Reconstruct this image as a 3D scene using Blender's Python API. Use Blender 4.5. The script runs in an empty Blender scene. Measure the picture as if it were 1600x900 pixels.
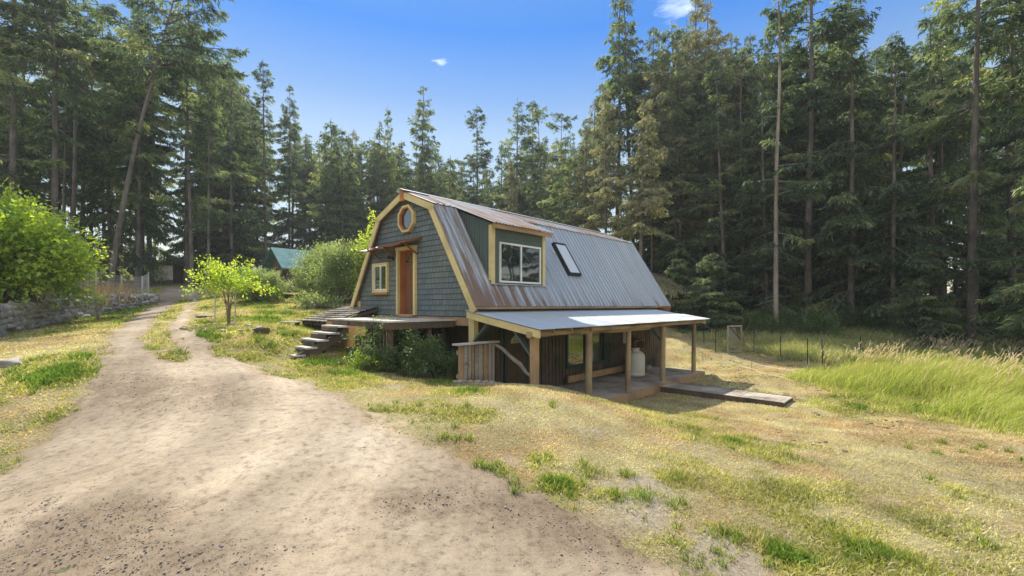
import bpy, math, random
import numpy as np
R = math.radians
rng = np.random.default_rng(11)
random.seed(5)
C = bpy.context.scene.collection
F = 700.0; HZ = 477.0; CX = 800.0; CZ = 3.0      # solved camera: focal length in photo pixels, horizon row, height

# ------------------------------------------------------------------ noise
def _h(ix, iy, s):
    n = (ix.astype(np.int64) * 374761393 + iy.astype(np.int64) * 668265263 + s * 974634777) & 0xffffffff
    n = ((n ^ (n >> 13)) * 1274126177) & 0xffffffff
    n = (n ^ (n >> 16)) & 0xffffffff
    return n / 4294967295.0
def vnoise(x, y, s=0):
    ix = np.floor(x); iy = np.floor(y); fx = x - ix; fy = y - iy
    fx = fx * fx * (3 - 2 * fx); fy = fy * fy * (3 - 2 * fy)
    a = _h(ix, iy, s); b = _h(ix + 1, iy, s); c = _h(ix, iy + 1, s); d = _h(ix + 1, iy + 1, s)
    return (a * (1 - fx) + b * fx) * (1 - fy) + (c * (1 - fx) + d * fx) * fy
def fbm(x, y, sc, s=0, o=4):
    t = 0; a = .5; n = 0
    x = np.asarray(x, float) / sc; y = np.asarray(y, float) / sc
    for i in range(o):
        t = t + a * vnoise(x, y, s + i * 17); n += a; a *= .5; x = x * 2.03 + 5.1; y = y * 2.03 + 1.7
    return t / n
def sst(e0, e1, x):
    t = np.clip((np.asarray(x, float) - e0) / (e1 - e0), 0, 1); return t * t * (3 - 2 * t)

# ------------------------------------------------------------------ house frame
KX, KY, KA = -1.10, 12.45, math.atan2(.728, .685)
lx, ly = math.cos(KA), math.sin(KA)
def hw(X, v):                       # house plan -> world
    return KX + X * lx - v * ly, KY + X * ly + v * lx
def wh(x, y):                       # world -> house plan
    dx = x - KX; dy = y - KY
    return dx * lx + dy * ly, -dx * ly + dy * lx

# ------------------------------------------------------------------ terrain heights
def pt(px, py, d): return ((px - CX) / F * d, d, CZ - (py - HZ) / F * d)
ctrl = [pt(*a) for a in [
 (800,900,3.6),(0,900,3.4),(0,720,5.9),(1600,900,3.9),(1200,800,5.0),(1600,700,8.2),(1230,655,11.2),(1400,645,12.3),
 (835,613,8.8),(720,606,9.6),(920,633,8.5),(1000,657,8.2),(1100,674,8.6),(600,592,10.3),(463,562,11.6),(560,576,11.4),
 (300,600,8.5),(250,530,12),(250,500,17),(260,477,27),(280,455,34),(0,640,7.5),(0,560,10.5),(0,524,15),(120,502,20),(220,479,29),
 (355,508,16),(455,507,15.5),(400,465,26),(520,470,26),(430,452,40),(237,442,45),(500,520,13.5),
 (1147,555,24),(1250,578,20),(1450,570,21),(1350,592,16),(1550,622,13.5),(1100,507,38),(1300,520,33),(1600,560,26),(1480,540,28)]]
for (X, v, z) in [(2.2,-3.0,.2),(5,-3.2,.05),(8,-3.5,.08),(11,-3.5,.12),(12.5,-2,.15),(8,-6.5,.1),(0.1,-2.9,1.08),(-1,-1.2,1.05),(-1,3,1.4),(-1,5.5,1.6),
                  (4,3,.1),(10,3,.2),(3,0,.1),(9,0,.1),(2,7.5,1.9),(8,8,2.2),(12.5,4,1.2),(14,8,2.4)]:
    x, y = hw(X, v); ctrl.append((x, y, z))
ctrl += [(-3,62,4.6),(15,60,3.4),(-30,60,5.2),(-55,50,5.0),(40,45,1.6),(60,30,.8),(-50,25,3.4),(-30,8,2.2),(30,8,.0),(0,-8,.7),(-20,-10,1.4),(20,-10,.2),(7,42,2.6)]
ctrl = np.array(ctrl)
def _U(r2): return .5 * r2 * np.log(r2 + 1e-9)
_n = len(ctrl)
_A = np.zeros((_n + 3, _n + 3))
_A[:_n, :_n] = _U((ctrl[:, None, 0] - ctrl[None, :, 0]) ** 2 + (ctrl[:, None, 1] - ctrl[None, :, 1]) ** 2) + np.eye(_n) * .6
_A[:_n, _n] = 1; _A[:_n, _n + 1:] = ctrl[:, :2]; _A[_n:, :_n] = _A[:_n, _n:].T
_w = np.linalg.solve(_A, np.concatenate([ctrl[:, 2], [0, 0, 0]]))
def ground(x, y):
    x = np.asarray(x, float); y = np.asarray(y, float); sh = x.shape; x = x.ravel(); y = y.ravel()
    z = np.full(x.shape, _w[_n]) + _w[_n + 1] * x + _w[_n + 2] * y
    for i in range(_n): z += _w[i] * _U((x - ctrl[i, 0]) ** 2 + (y - ctrl[i, 1]) ** 2)
    r = np.hypot(x, y - 15)
    k = sst(45, 85, r); z = z * (1 - k) + (3.2 - .004 * np.minimum(r, 400)) * k
    if WALLP is not None: z += .72 * sst(-.05, .55, poly_sdf(x, y, WALLP)) * sst(33, 27, y) * sst(22, 14, -x - 6)
    z += (fbm(x, y, 2.2, 3, 3) - .5) * .10 + (fbm(x, y, .45, 9, 2) - .5) * .03
    return z.reshape(sh)
WALLP = None
def g1(x, y): return float(ground(np.array([x]), np.array([y]))[0])
def ray(px, py):                    # where the sight line of a photo pixel meets the ground
    d = np.linspace(2.2, 70, 2400); x = (px - CX) / F * d; z = CZ - (py - HZ) / F * d
    k = np.nonzero(ground(x, d) >= z)[0]
    i = k[0] if len(k) else -1
    return x[i], d[i]

# ------------------------------------------------------------------ plan masks: driveway, median, green patches
def poly_sdf(x, y, P):              # >0 inside, metres
    P = np.array(P); d = np.full(x.shape, 1e9); ins = np.zeros(x.shape, bool)
    for i in range(len(P)):
        a = P[i]; b = P[(i + 1) % len(P)]; e = b - a
        t = np.clip(((x - a[0]) * e[0] + (y - a[1]) * e[1]) / (e @ e + 1e-12), 0, 1)
        d = np.minimum(d, np.hypot(x - a[0] - t * e[0], y - a[1] - t * e[1]))
        if a[1] != b[1]:
            c = ((a[1] > y) != (b[1] > y)) & (x < (b[0] - a[0]) * (y - a[1]) / (b[1] - a[1]) + a[0]); ins ^= c
    return np.where(ins, d, -d)
_wp = [ray(*p) for p in [(-60,540),(0,524),(60,512),(120,501),(170,491),(210,482),(238,474)]]
WALLP = _wp + [(-24, 36), (-40, 36), (-40, 8), (-24, 8)]
left_e = [ray(*p) for p in [(0,738),(60,692),(108,640),(130,600),(148,560),(165,530),(190,505),(228,482),(246,462),(252,449)]]
right_e = [ray(*p) for p in [(322,450),(312,468),(300,490),(298,515),(330,543),(400,572),(490,600),(575,638),(635,680),(705,714),(820,770),(915,806),(1005,845),(1070,893)]]
ROAD = [(-8, -12), (-6.5, 2.5)] + left_e + [(-27, 44), (-24, 44)] + right_e + [(1.5, 2.4), (3.4, -12)]
MED = [ray(*p) for p in [(283,468),(262,485),(238,505),(228,522),(232,545),(262,560),(288,566),(272,545),(254,525),(262,508),(284,485),(297,470)]]
def road_mask(x, y):
    w = (fbm(x, y, .8, 21, 4) - .5) * 1.1 + (fbm(x, y, .16, 5, 2) - .5) * .35
    s = poly_sdf(x, y, ROAD) + w * np.clip(.6 + np.hypot(x, y) * .01, 0, 1)
    m = poly_sdf(x, y, MED) + w * .35
    m2 = .28 - np.hypot(x - mx0, y - my0) * 0
    return np.minimum(s, -m)
mx0 = my0 = 0
# bright green tufts and bare patches seen in the lawn: (px, py, radius m, strength)
_g = [(1222,868,.28,1.0),(770,735,.35,1),(700,685,.35,.8),(640,640,.4,.7),(880,765,.35,1.1),(925,740,.3,1),(960,775,.3,1.1),(1010,775,.25,1),(840,722,.35,.8),
      (1060,800,.2,.7),(1045,745,.3,.5),(980,745,.2,.7),(560,585,.7,.8),(500,570,.8,.9),(600,575,.6,.8),(1400,700,.8,.3),(1450,760,.6,.45),(1330,850,.5,.35),(1550,650,1.2,.6),
      (60,600,1.0,.2),(110,560,1.2,.3),(20,570,.7,.2),(430,520,1.6,.7),(340,520,1.5,.6),(150,495,1.5,.8),(560,560,.7,1.3),(600,562,.6,1.2),(690,600,.6,.9),(740,612,.5,.9),(1480,840,.5,.4),(840,830,.1,.3),
      (760,655,.4,.8),(690,640,.5,.6),(870,640,.5,.6),(1130,690,.6,.5),(1500,700,1.2,.4),(720,690,.3,.8),(800,770,.2,.9),(1120,830,.25,.9),(1140,850,.25,.8)]
GREENS = [(*ray(a, b), r, s) for a, b, r, s in _g]
BARE = [(*ray(a, b), r) for a, b, r in [(1020,790,.5),(1090,860,.5),(980,830,.5),(620,495+110,.2),(520,478,2.0),(1010,755,.25),(1150,880,.4)]]
def green(x, y):
    g = (fbm(x, y, 3.2, 41, 3) - .5) * 1.5 + (fbm(x, y, .5, 43, 3) - .5) * 1.3 + .06
    e = 0
    for a, b, r, s in GREENS: e = np.maximum(e, s * np.exp(-((x - a) ** 2 + (y - b) ** 2) / (r * r)))
    g = g + e * (.35 + 1.1 * fbm(x, y, .35, 47, 3))
    for a, b, r in BARE[4:5]: g = g - .9 * np.exp(-((x - a) ** 2 + (y - b) ** 2) / (r * r))
    g = g + .18 * sst(-2, -9, x) * sst(4, 10, y) + .25 * sst(12, 20, y) * sst(-3, -8, x)
    return np.clip(g, 0, 1)
def bare(x, y):
    b = (fbm(x, y, .7, 77, 3) - .62) * 2.2
    for a, c, r in BARE: b = b + .8 * np.exp(-((x - a) ** 2 + (y - c) ** 2) / (r * r))
    return np.clip(b, 0, 1)
def forest(x, y):                   # 1 where the wood's dark litter floor begins
    e = np.interp(np.arctan2(x, y), [-1.2,-.85,-.7,-.5,-.2,0,.2,.42,.6,.8,1.2], [26,31,40,50,50,50,44,38,32,29,26])
    return sst(-2, 2.5, np.hypot(x, y) * .86 - e * .95 + (fbm(x, y, 3, 91, 3) - .5) * 5)

# ------------------------------------------------------------------ mesh helpers
def np_mesh(name, V, T, col=None, tone=None, smooth=False, uv=None):
    me = bpy.data.meshes.new(name); V = np.asarray(V, np.float32); T = np.asarray(T, np.int32)
    k = T.shape[1]
    me.vertices.add(len(V)); me.vertices.foreach_set('co', V.ravel())
    me.loops.add(T.size); me.loops.foreach_set('vertex_index', T.ravel())
    me.polygons.add(len(T)); me.polygons.foreach_set('loop_start', np.arange(0, T.size, k, dtype=np.int32))
    me.polygons.foreach_set('loop_total', np.full(len(T), k, np.int32))
    if smooth: me.polygons.foreach_set('use_smooth', np.ones(len(T), bool))
    me.update(calc_edges=True)
    if col is not None:
        a = me.color_attributes.new('col', 'FLOAT_COLOR', 'POINT'); c = np.ones((len(V), 4), np.float32); c[:, :3] = col
        a.data.foreach_set('color', c.ravel())
    if tone is not None:
        a = me.attributes.new('tone', 'FLOAT', 'POINT'); a.data.foreach_set('value', np.asarray(tone, np.float32))
    return me
class MB:
    def __init__(s): s.v = []; s.f = []; s.sm = []
    def add(s, v, f, sm=False):
        b = len(s.v); s.v += [tuple(map(float, p)) for p in v]; s.f += [tuple(i + b for i in q) for q in f]; s.sm += [sm] * len(f); return s
    def box(s, x0, x1, y0, y1, z0, z1):
        return s.add([(x0,y0,z0),(x1,y0,z0),(x1,y1,z0),(x0,y1,z0),(x0,y0,z1),(x1,y0,z1),(x1,y1,z1),(x0,y1,z1)],
                     [(0,3,2,1),(4,5,6,7),(0,1,5,4),(1,2,6,5),(2,3,7,6),(3,0,4,7)])
    def prism(s, poly, e):          # flat polygon extruded by vector e
        n = len(poly); P = [tuple(p) for p in poly]; Q = [(p[0]+e[0], p[1]+e[1], p[2]+e[2]) for p in P]
        return s.add(P + Q, [tuple(range(n))[::-1], tuple(range(n, 2*n))] + [(i, (i+1) % n, (i+1) % n + n, i + n) for i in range(n)])
    def beam(s, a, b, w, h, up=(0,0,1)):
        a = np.array(a, float); b = np.array(b, float); d = b - a; d /= np.linalg.norm(d)
        u = np.cross(d, up); u /= np.linalg.norm(u) + 1e-9; n = np.cross(u, d)
        o = [-.5*w*u-.5*h*n, .5*w*u-.5*h*n, .5*w*u+.5*h*n, -.5*w*u+.5*h*n]
        return s.add([a+k for k in o] + [b+k for k in o], [(3,2,1,0),(4,5,6,7),(0,1,5,4),(1,2,6,5),(2,3,7,6),(3,0,4,7)])
    def tube(s, pts, rad, n=8, caps=True):
        P = [np.array(p, float) for p in pts]; m = len(P); V = []; F_ = []
        if not hasattr(rad, '__len__'): rad = [rad] * m
        ref = np.array([.31, .17, .93]) if abs((P[-1]-P[0])[2]) < .8 * np.linalg.norm(P[-1]-P[0]) else np.array([1., .1, 0])
        for i in range(m):
            d = P[min(i+1, m-1)] - P[max(i-1, 0)]; d /= np.linalg.norm(d) + 1e-9
            u = np.cross(d, ref); u /= np.linalg.norm(u) + 1e-9; w = np.cross(d, u)
            for k in range(n):
                t = 2 * math.pi * k / n; V.append(P[i] + rad[i] * (math.cos(t) * u + math.sin(t) * w))
        for i in range(m - 1):
            for k in range(n): F_.append((i*n+k, i*n+(k+1) % n, (i+1)*n+(k+1) % n, (i+1)*n+k))
        b = len(s.f); s.add(V, F_, True)
        if caps: s.add(V[:n], [tuple(range(n))]); s.add(V[-n:], [tuple(range(n))[::-1]])
        return s
    def lathe(s, prof, c=(0, 0), n=28):
        V = []; F_ = []
        for r, z in prof:
            for k in range(n): t = 2*math.pi*k/n; V.append((c[0]+r*math.cos(t), c[1]+r*math.sin(t), z))
        for i in range(len(prof) - 1):
            for k in range(n): F_.append((i*n+k, i*n+(k+1) % n, (i+1)*n+(k+1) % n, (i+1)*n+k))
        return s.add(V, F_, True)
    def build(s, name, m, parent=None, bevel=0):
        me = bpy.data.meshes.new(name); me.from_pydata(s.v, [], s.f); me.polygons.foreach_set('use_smooth', s.sm)
        me.materials.append(m); me.update()
        o = bpy.data.objects.new(name, me); C.objects.link(o)
        if parent: o.parent = parent
        if bevel:
            b = o.modifiers.new('b', 'BEVEL'); b.width = bevel; b.segments = 1; b.limit_method = 'ANGLE'
        return o
def link(name, me, m, parent=None):
    if m and not me.materials: me.materials.append(m)
    o = bpy.data.objects.new(name, me); C.objects.link(o)
    if parent: o.parent = parent
    return o
def tag(o, label, cat, group=None):
    o['label'] = label; o['category'] = cat
    if group: o['group'] = group
    return o
def kind(o, k): o['kind'] = k; return o
def thing(name, label, cat, loc=(0,0,0), rz=0, group=None):
    o = bpy.data.objects.new(name, None); C.objects.link(o); o.location = loc; o.rotation_euler = (0, 0, rz)
    o.empty_display_size = .3
    return tag(o, label, cat, group)
def dup(o, loc=None, rz=None, sc=None, label=None):
    r = o.copy(); C.objects.link(r)
    if loc is not None: r.location = loc
    if rz is not None: r.rotation_euler = (r.rotation_euler.x, r.rotation_euler.y, rz)
    if sc is not None: r.scale = sc
    if label: r['label'] = label
    for ch in list(o.children):
        c = ch.copy(); C.objects.link(c); c.parent = r
        for g in ch.children: d = g.copy(); C.objects.link(d); d.parent = c
    return r

# ------------------------------------------------------------------ materials
def newmat(name):
    m = bpy.data.materials.new(name); m.use_nodes = True; nt = m.node_tree; nt.nodes.clear()
    return m, nt, nt.nodes, nt.links
def N(ns, t, **kw):
    n = ns.new(t)
    for k, v in kw.items():
        if k in n.inputs: n.inputs[k].default_value = v
        else: setattr(n, k, v)
    return n
def ramp(ns, stops, inter='LINEAR'):
    r = ns.new('ShaderNodeValToRGB'); r.color_ramp.interpolation = inter
    e = r.color_ramp.elements
    while len(e) < len(stops): e.new(.5)
    for i, (p, c) in enumerate(stops): e[i].position = p; e[i].color = (*c, 1)
    return r
def surf(name, c1, c2, scale=(1,1,1), nscale=5, rough=.85, bump=.3, bdist=.01, metal=0, detail=6, c3=None, rscale=1.2, spec=.3):
    """two-tone weathered surface: stretched noise for grain plus a broad stain noise"""
    m, nt, ns, L = newmat(name)
    tc = N(ns, 'ShaderNodeTexCoord'); mp = N(ns, 'ShaderNodeMapping'); mp.inputs['Scale'].default_value = scale
    L.new(tc.outputs['Object'], mp.inputs['Vector'])
    n1 = N(ns, 'ShaderNodeTexNoise', Scale=nscale, Detail=detail, Roughness=.65); L.new(mp.outputs[0], n1.inputs['Vector'])
    r = ramp(ns, [(.3, c1), (.7, c2)]); L.new(n1.outputs['Fac'], r.inputs['Fac'])
    n2 = N(ns, 'ShaderNodeTexNoise', Scale=rscale, Detail=4.0); L.new(tc.outputs['Object'], n2.inputs['Vector'])
    r2 = ramp(ns, [(.45, (0,0,0)), (.68, (1,1,1))]); L.new(n2.outputs['Fac'], r2.inputs['Fac'])
    mx = N(ns, 'ShaderNodeMix', data_type='RGBA'); L.new(r2.outputs[0], mx.inputs[0]); L.new(r.outputs[0], mx.inputs[6])
    mx.inputs[7].default_value = (*(c3 or tuple(.72 * a for a in c1)), 1)
    p = N(ns, 'ShaderNodeBsdfPrincipled', Roughness=rough, Metallic=metal); p.inputs['Specular IOR Level'].default_value = spec
    L.new(mx.outputs[2], p.inputs['Base Color'])
    b = N(ns, 'ShaderNodeBump', Strength=bump, Distance=bdist); L.new(n1.outputs['Fac'], b.inputs['Height']); L.new(b.outputs[0], p.inputs['Normal'])
    o = N(ns, 'ShaderNodeOutputMaterial'); L.new(p.outputs[0], o.inputs[0])
    return m
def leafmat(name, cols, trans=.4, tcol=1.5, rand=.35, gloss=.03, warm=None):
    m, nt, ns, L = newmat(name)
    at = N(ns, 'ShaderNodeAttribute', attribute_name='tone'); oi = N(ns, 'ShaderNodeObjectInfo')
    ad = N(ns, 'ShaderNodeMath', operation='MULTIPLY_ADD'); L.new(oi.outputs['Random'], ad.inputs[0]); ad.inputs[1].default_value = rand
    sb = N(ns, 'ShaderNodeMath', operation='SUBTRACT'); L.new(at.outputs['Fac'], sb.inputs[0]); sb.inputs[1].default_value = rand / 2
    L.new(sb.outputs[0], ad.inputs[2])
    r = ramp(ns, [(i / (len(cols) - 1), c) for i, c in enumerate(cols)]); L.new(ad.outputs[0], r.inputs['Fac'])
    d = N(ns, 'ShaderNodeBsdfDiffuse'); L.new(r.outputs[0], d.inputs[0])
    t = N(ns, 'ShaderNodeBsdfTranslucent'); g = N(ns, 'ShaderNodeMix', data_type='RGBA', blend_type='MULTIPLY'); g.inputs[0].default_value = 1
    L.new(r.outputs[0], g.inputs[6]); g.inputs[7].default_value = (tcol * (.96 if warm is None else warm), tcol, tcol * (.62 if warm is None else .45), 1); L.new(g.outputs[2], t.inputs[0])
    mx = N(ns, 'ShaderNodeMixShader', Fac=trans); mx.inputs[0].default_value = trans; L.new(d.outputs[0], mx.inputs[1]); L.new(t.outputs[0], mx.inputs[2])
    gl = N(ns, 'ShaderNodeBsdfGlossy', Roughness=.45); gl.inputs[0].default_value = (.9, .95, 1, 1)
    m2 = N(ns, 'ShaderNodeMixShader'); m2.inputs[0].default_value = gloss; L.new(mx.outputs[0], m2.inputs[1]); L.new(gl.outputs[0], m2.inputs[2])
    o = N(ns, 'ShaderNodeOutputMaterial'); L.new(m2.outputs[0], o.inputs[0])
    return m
def blademat(name, trans=.35):
    m, nt, ns, L = newmat(name)
    at = N(ns, 'ShaderNodeAttribute', attribute_name='col')
    d = N(ns, 'ShaderNodeBsdfDiffuse'); t = N(ns, 'ShaderNodeBsdfTranslucent'); L.new(at.outputs['Color'], d.inputs[0]); 
    g = N(ns, 'ShaderNodeMix', data_type='RGBA', blend_type='MULTIPLY'); g.inputs[0].default_value = 1; L.new(at.outputs['Color'], g.inputs[6]); g.inputs[7].default_value = (1.5, 1.5, .9, 1)
    L.new(g.outputs[2], t.inputs[0])
    mx = N(ns, 'ShaderNodeMixShader'); mx.inputs[0].default_value = trans; L.new(d.outputs[0], mx.inputs[1]); L.new(t.outputs[0], mx.inputs[2])
    o = N(ns, 'ShaderNodeOutputMaterial'); L.new(mx.outputs[0], o.inputs[0])
    return m
M = {}
M['yellow'] = surf('yellow_paint', (.62,.50,.22), (.72,.60,.30), (1,1,1), 9, .6, .15, c3=(.52,.42,.21))
M['orange'] = surf('orange_stain', (.42,.16,.05), (.54,.23,.07), (3,3,.5), 8, .5, .2)
M['door'] = surf('door_wood', (.15,.07,.042), (.23,.11,.062), (6,6,.6), 6, .45, .25, c3=(.22,.08,.04))
M['tan'] = surf('raw_timber', (.36,.23,.12), (.48,.32,.17), (1,1,1), 7, .85, .4, c3=(.27,.17,.1))
M['ply'] = surf('orange_plywood', (.52,.29,.10), (.62,.38,.15), (1,1,1), 5, .8, .3, c3=(.4,.22,.09))
M['greywood'] = surf('weathered_grey_timber', (.34,.29,.24), (.50,.44,.37), (1.2,8,8), 6, .9, .6, c3=(.19,.16,.13))
M['palewood'] = surf('pale_weathered_board', (.50,.47,.43), (.64,.60,.54), (1.2,8,8), 6, .85, .4, c3=(.40,.37,.33))
M['darkwood'] = surf('dark_brown_board', (.085,.06,.042), (.16,.11,.075), (7,7,.6), 5, .85, .5, c3=(.045,.05,.04))
M['boards'] = surf('dark_barn_boards', (.09,.072,.052), (.19,.145,.10), (9,9,.5), 5, .85, .5, c3=(.05,.06,.048))
M['log'] = surf('peeled_log', (.30,.22,.13), (.44,.33,.20), (6,6,.8), 6, .8, .5, c3=(.20,.15,.10))
M['branch'] = surf('grey_branch', (.30,.25,.19), (.46,.40,.32), (4,4,4), 6, .85, .4)
M['greenpaint'] = surf('dark_green_paint', (.075,.11,.10), (.105,.145,.13), (6,6,.5), 5, .7, .25, c3=(.09,.11,.095))
M['greentrim'] = surf('deep_green_trim', (.03,.06,.05), (.045,.08,.065), (3,3,3), 5, .6, .15)
M['white'] = surf('white_vinyl', (.74,.74,.70), (.80,.80,.77), (1,1,1), 5, .45, .02)
M['black'] = surf('black_metal', (.02,.02,.022), (.035,.035,.035), (1,1,1), 9, .45, .1)
M['tank'] = surf('cream_plastic', (.72,.70,.58), (.78,.76,.65), (1,1,1), 4, .45, .05, c3=(.64,.62,.5))
M['rock'] = surf('grey_rock', (.27,.24,.20), (.52,.475,.41), (1,1,1), 7, .9, .8, .03, c3=(.20,.18,.15), rscale=3)
M['bark'] = surf('fir_bark', (.11,.095,.08), (.25,.22,.19), (3,3,.5), 3.5, .95, 1.0, .05, c3=(.07,.055,.045), rscale=.5)
M['palebark'] = surf('pale_bark', (.24,.20,.16), (.40,.35,.29), (3,3,.5), 3.5, .95, .8, .04, c3=(.16,.13,.1), rscale=.4)
M['stem'] = surf('shrub_stem', (.20,.16,.12), (.32,.27,.21), (5,5,5), 5, .9, .3)
M['steel'] = surf('galvanised_wire', (.35,.35,.34), (.5,.5,.48), (1,1,1), 8, .5, .1, metal=.5)
M['shake'] = surf('mossy_shakes', (.20,.175,.15), (.34,.30,.26), (2,9,2), 5, .9, .7, .02, c3=(.14,.125,.10))
M['beige'] = surf('beige_panel', (.70,.64,.52), (.76,.70,.58), (1,1,1), 4, .7, .1)
M['teal'] = surf('teal_metal_roof', (.08,.20,.21), (.12,.26,.27), (1,1,1), 4, .85, .1, spec=.15)
M['tarp'] = surf('teal_tarp', (.06,.16,.15), (.10,.22,.20), (1,1,1), 3, .6, .3)
def glassmat(name, base=(.02,.028,.028), rough=.03, ior=1.75):
    m, nt, ns, L = newmat(name)
    p = N(ns, 'ShaderNodeBsdfPrincipled', Roughness=rough, IOR=ior); p.inputs['Base Color'].default_value = (*base, 1); p.inputs['Specular IOR Level'].default_value = 1
    p.inputs['Coat Weight'].default_value = .15; p.inputs['Coat Roughness'].default_value = .02
    tc = N(ns, 'ShaderNodeTexCoord'); n = N(ns, 'ShaderNodeTexNoise', Scale=1.3, Detail=1.0); L.new(tc.outputs['Object'], n.inputs['Vector'])
    b = N(ns, 'ShaderNodeBump', Strength=.12, Distance=.05); L.new(n.outputs['Fac'], b.inputs['Height']); L.new(b.outputs[0], p.inputs['Normal'])
    o = N(ns, 'ShaderNodeOutputMaterial'); L.new(p.outputs[0], o.inputs[0]); return m
M['glass'] = glassmat('window_glass'); M['skyglass'] = glassmat('skylight_glass', (.66,.71,.76), .2, 1.5)  # skylight: pale base colour stands in for mirrored sky
def shinglemat():
    m, nt, ns, L = newmat('blue_grey_shingles')
    tc = N(ns, 'ShaderNodeTexCoord'); sx = N(ns, 'ShaderNodeSeparateXYZ'); L.new(tc.outputs['Object'], sx.inputs[0])
    cb = N(ns, 'ShaderNodeCombineXYZ'); L.new(sx.outputs[1], cb.inputs[0])
    sb = N(ns, 'ShaderNodeMath', operation='SUBTRACT'); L.new(sx.outputs[2], sb.inputs[0]); sb.inputs[1].default_value = 2.68; L.new(sb.outputs[0], cb.inputs[1])
    b = N(ns, 'ShaderNodeTexBrick', Scale=1.0); b.offset = .37; b.squash = 1.3; b.squash_frequency = 3
    b.inputs['Brick Width'].default_value = .17; b.inputs['Row Height'].default_value = .165; b.inputs['Mortar Size'].default_value = .006; b.inputs['Bias'].default_value = 0
    b.inputs['Color1'].default_value = (.115,.148,.16,1); b.inputs['Color2'].default_value = (.165,.195,.203,1); b.inputs['Mortar'].default_value = (.05,.06,.06,1)
    L.new(cb.outputs[0], b.inputs['Vector'])
    n = N(ns, 'ShaderNodeTexNoise', Scale=1.1, Detail=5.0); L.new(tc.outputs['Object'], n.inputs['Vector'])
    r = ramp(ns, [(.4, (.85,.9,.9)), (.7, (1.15,1.05,.9))]); L.new(n.outputs['Fac'], r.inputs['Fac'])
    mu = N(ns, 'ShaderNodeMix', data_type='RGBA', blend_type='MULTIPLY'); mu.inputs[0].default_value = 1; L.new(b.outputs[0], mu.inputs[6]); L.new(r.outputs[0], mu.inputs[7])
    p = N(ns, 'ShaderNodeBsdfPrincipled', Roughness=.85); L.new(mu.outputs[2], p.inputs['Base Color'])
    bp = N(ns, 'ShaderNodeBump', Strength=.6, Distance=.01, invert=True); L.new(b.outputs['Fac'], bp.inputs['Height']); L.new(bp.outputs[0], p.inputs['Normal'])
    o = N(ns, 'ShaderNodeOutputMaterial'); L.new(p.outputs[0], o.inputs[0]); return m
M['shingle'] = shinglemat()
def roofmat(name, rust_bias, base1=(.40,.43,.455), base2=(.55,.58,.61), rustc=(.24,.15,.105), xr=None):
    """galvanised sheet, streaked and rusted in whole panels (stripes along x) more than anywhere else"""
    m, nt, ns, L = newmat(name)
    tc = N(ns, 'ShaderNodeTexCoord'); sx = N(ns, 'ShaderNodeSeparateXYZ'); L.new(tc.outputs['Object'], sx.inputs[0])
    mp = N(ns, 'ShaderNodeMapping'); mp.inputs['Scale'].default_value = (13, .45, .45); L.new(tc.outputs['Object'], mp.inputs[0])
    n1 = N(ns, 'ShaderNodeTexNoise', Scale=1.0, Detail=5.0, Roughness=.6); L.new(mp.outputs[0], n1.inputs['Vector'])
    base = ramp(ns, [(.3, base1), (.7, base2)]); L.new(n1.outputs['Fac'], base.inputs['Fac'])
    mp2 = N(ns, 'ShaderNodeMapping'); mp2.inputs['Scale'].default_value = (4.2, .30, .30); L.new(tc.outputs['Object'], mp2.inputs[0])
    n2 = N(ns, 'ShaderNodeTexNoise', Scale=1.0, Detail=7.0, Roughness=.7); L.new(mp2.outputs[0], n2.inputs['Vector'])
    a = n2.outputs['Fac']
    if xr:      # more rust towards the near end of the roof and along the bottom edge
        mr = N(ns, 'ShaderNodeMapRange'); L.new(sx.outputs[0], mr.inputs[0])
        mr.inputs[1].default_value = xr[0]; mr.inputs[2].default_value = xr[1]; mr.inputs[3].default_value = xr[2]; mr.inputs[4].default_value = 0
        ad = N(ns, 'ShaderNodeMath', operation='ADD'); L.new(a, ad.inputs[0]); L.new(mr.outputs[0], ad.inputs[1]); a = ad.outputs[0]
        mz = N(ns, 'ShaderNodeMapRange'); L.new(sx.outputs[2], mz.inputs[0]); mz.inputs[1].default_value = 2.9; mz.inputs[2].default_value = 4.2; mz.inputs[3].default_value = xr[3]; mz.inputs[4].default_value = 0
        ad = N(ns, 'ShaderNodeMath', operation='ADD'); L.new(a, ad.inputs[0]); L.new(mz.outputs[0], ad.inputs[1]); a = ad.outputs[0]
    rr = ramp(ns, [(rust_bias - .06, (0,0,0)), (rust_bias + .08, (1,1,1))]); L.new(a, rr.inputs['Fac'])
    mx = N(ns, 'ShaderNodeMix', data_type='RGBA'); L.new(rr.outputs[0], mx.inputs[0]); L.new(base.outputs[0], mx.inputs[6]); mx.inputs[7].default_value = (*rustc, 1)
    p = N(ns, 'ShaderNodeBsdfPrincipled'); L.new(mx.outputs[2], p.inputs['Base Color'])
    mm = N(ns, 'ShaderNodeMapRange'); L.new(rr.outputs[0], mm.inputs[0]); mm.inputs[3].default_value = .35; mm.inputs[4].default_value = .05; L.new(mm.outputs[0], p.inputs['Metallic'])
    mq = N(ns, 'ShaderNodeMapRange'); L.new(rr.outputs[0], mq.inputs[0]); mq.inputs[3].default_value = .42; mq.inputs[4].default_value = .75; L.new(mq.outputs[0], p.inputs['Roughness'])
    o = N(ns, 'ShaderNodeOutputMaterial'); L.new(p.outputs[0], o.inputs[0]); return m
M['roof'] = roofmat('galvanised_roof', .635, (.34,.375,.41), (.48,.52,.56), rustc=(.20,.135,.10), xr=(0, 4.2, .17, .09))
M['roofup'] = roofmat('rusted_roof', .47, rustc=(.38,.25,.18))
M['porchroof'] = roofmat('porch_sheet', .72, (.42,.46,.49), (.54,.58,.61))
M['sunlit_strip'] = surf('painted_sunlit_metal', (.72,.73,.72), (.82,.83,.82), (1,1,1), 4, .4, .05)  # white stands in for sunlight on the porch metal
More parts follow.
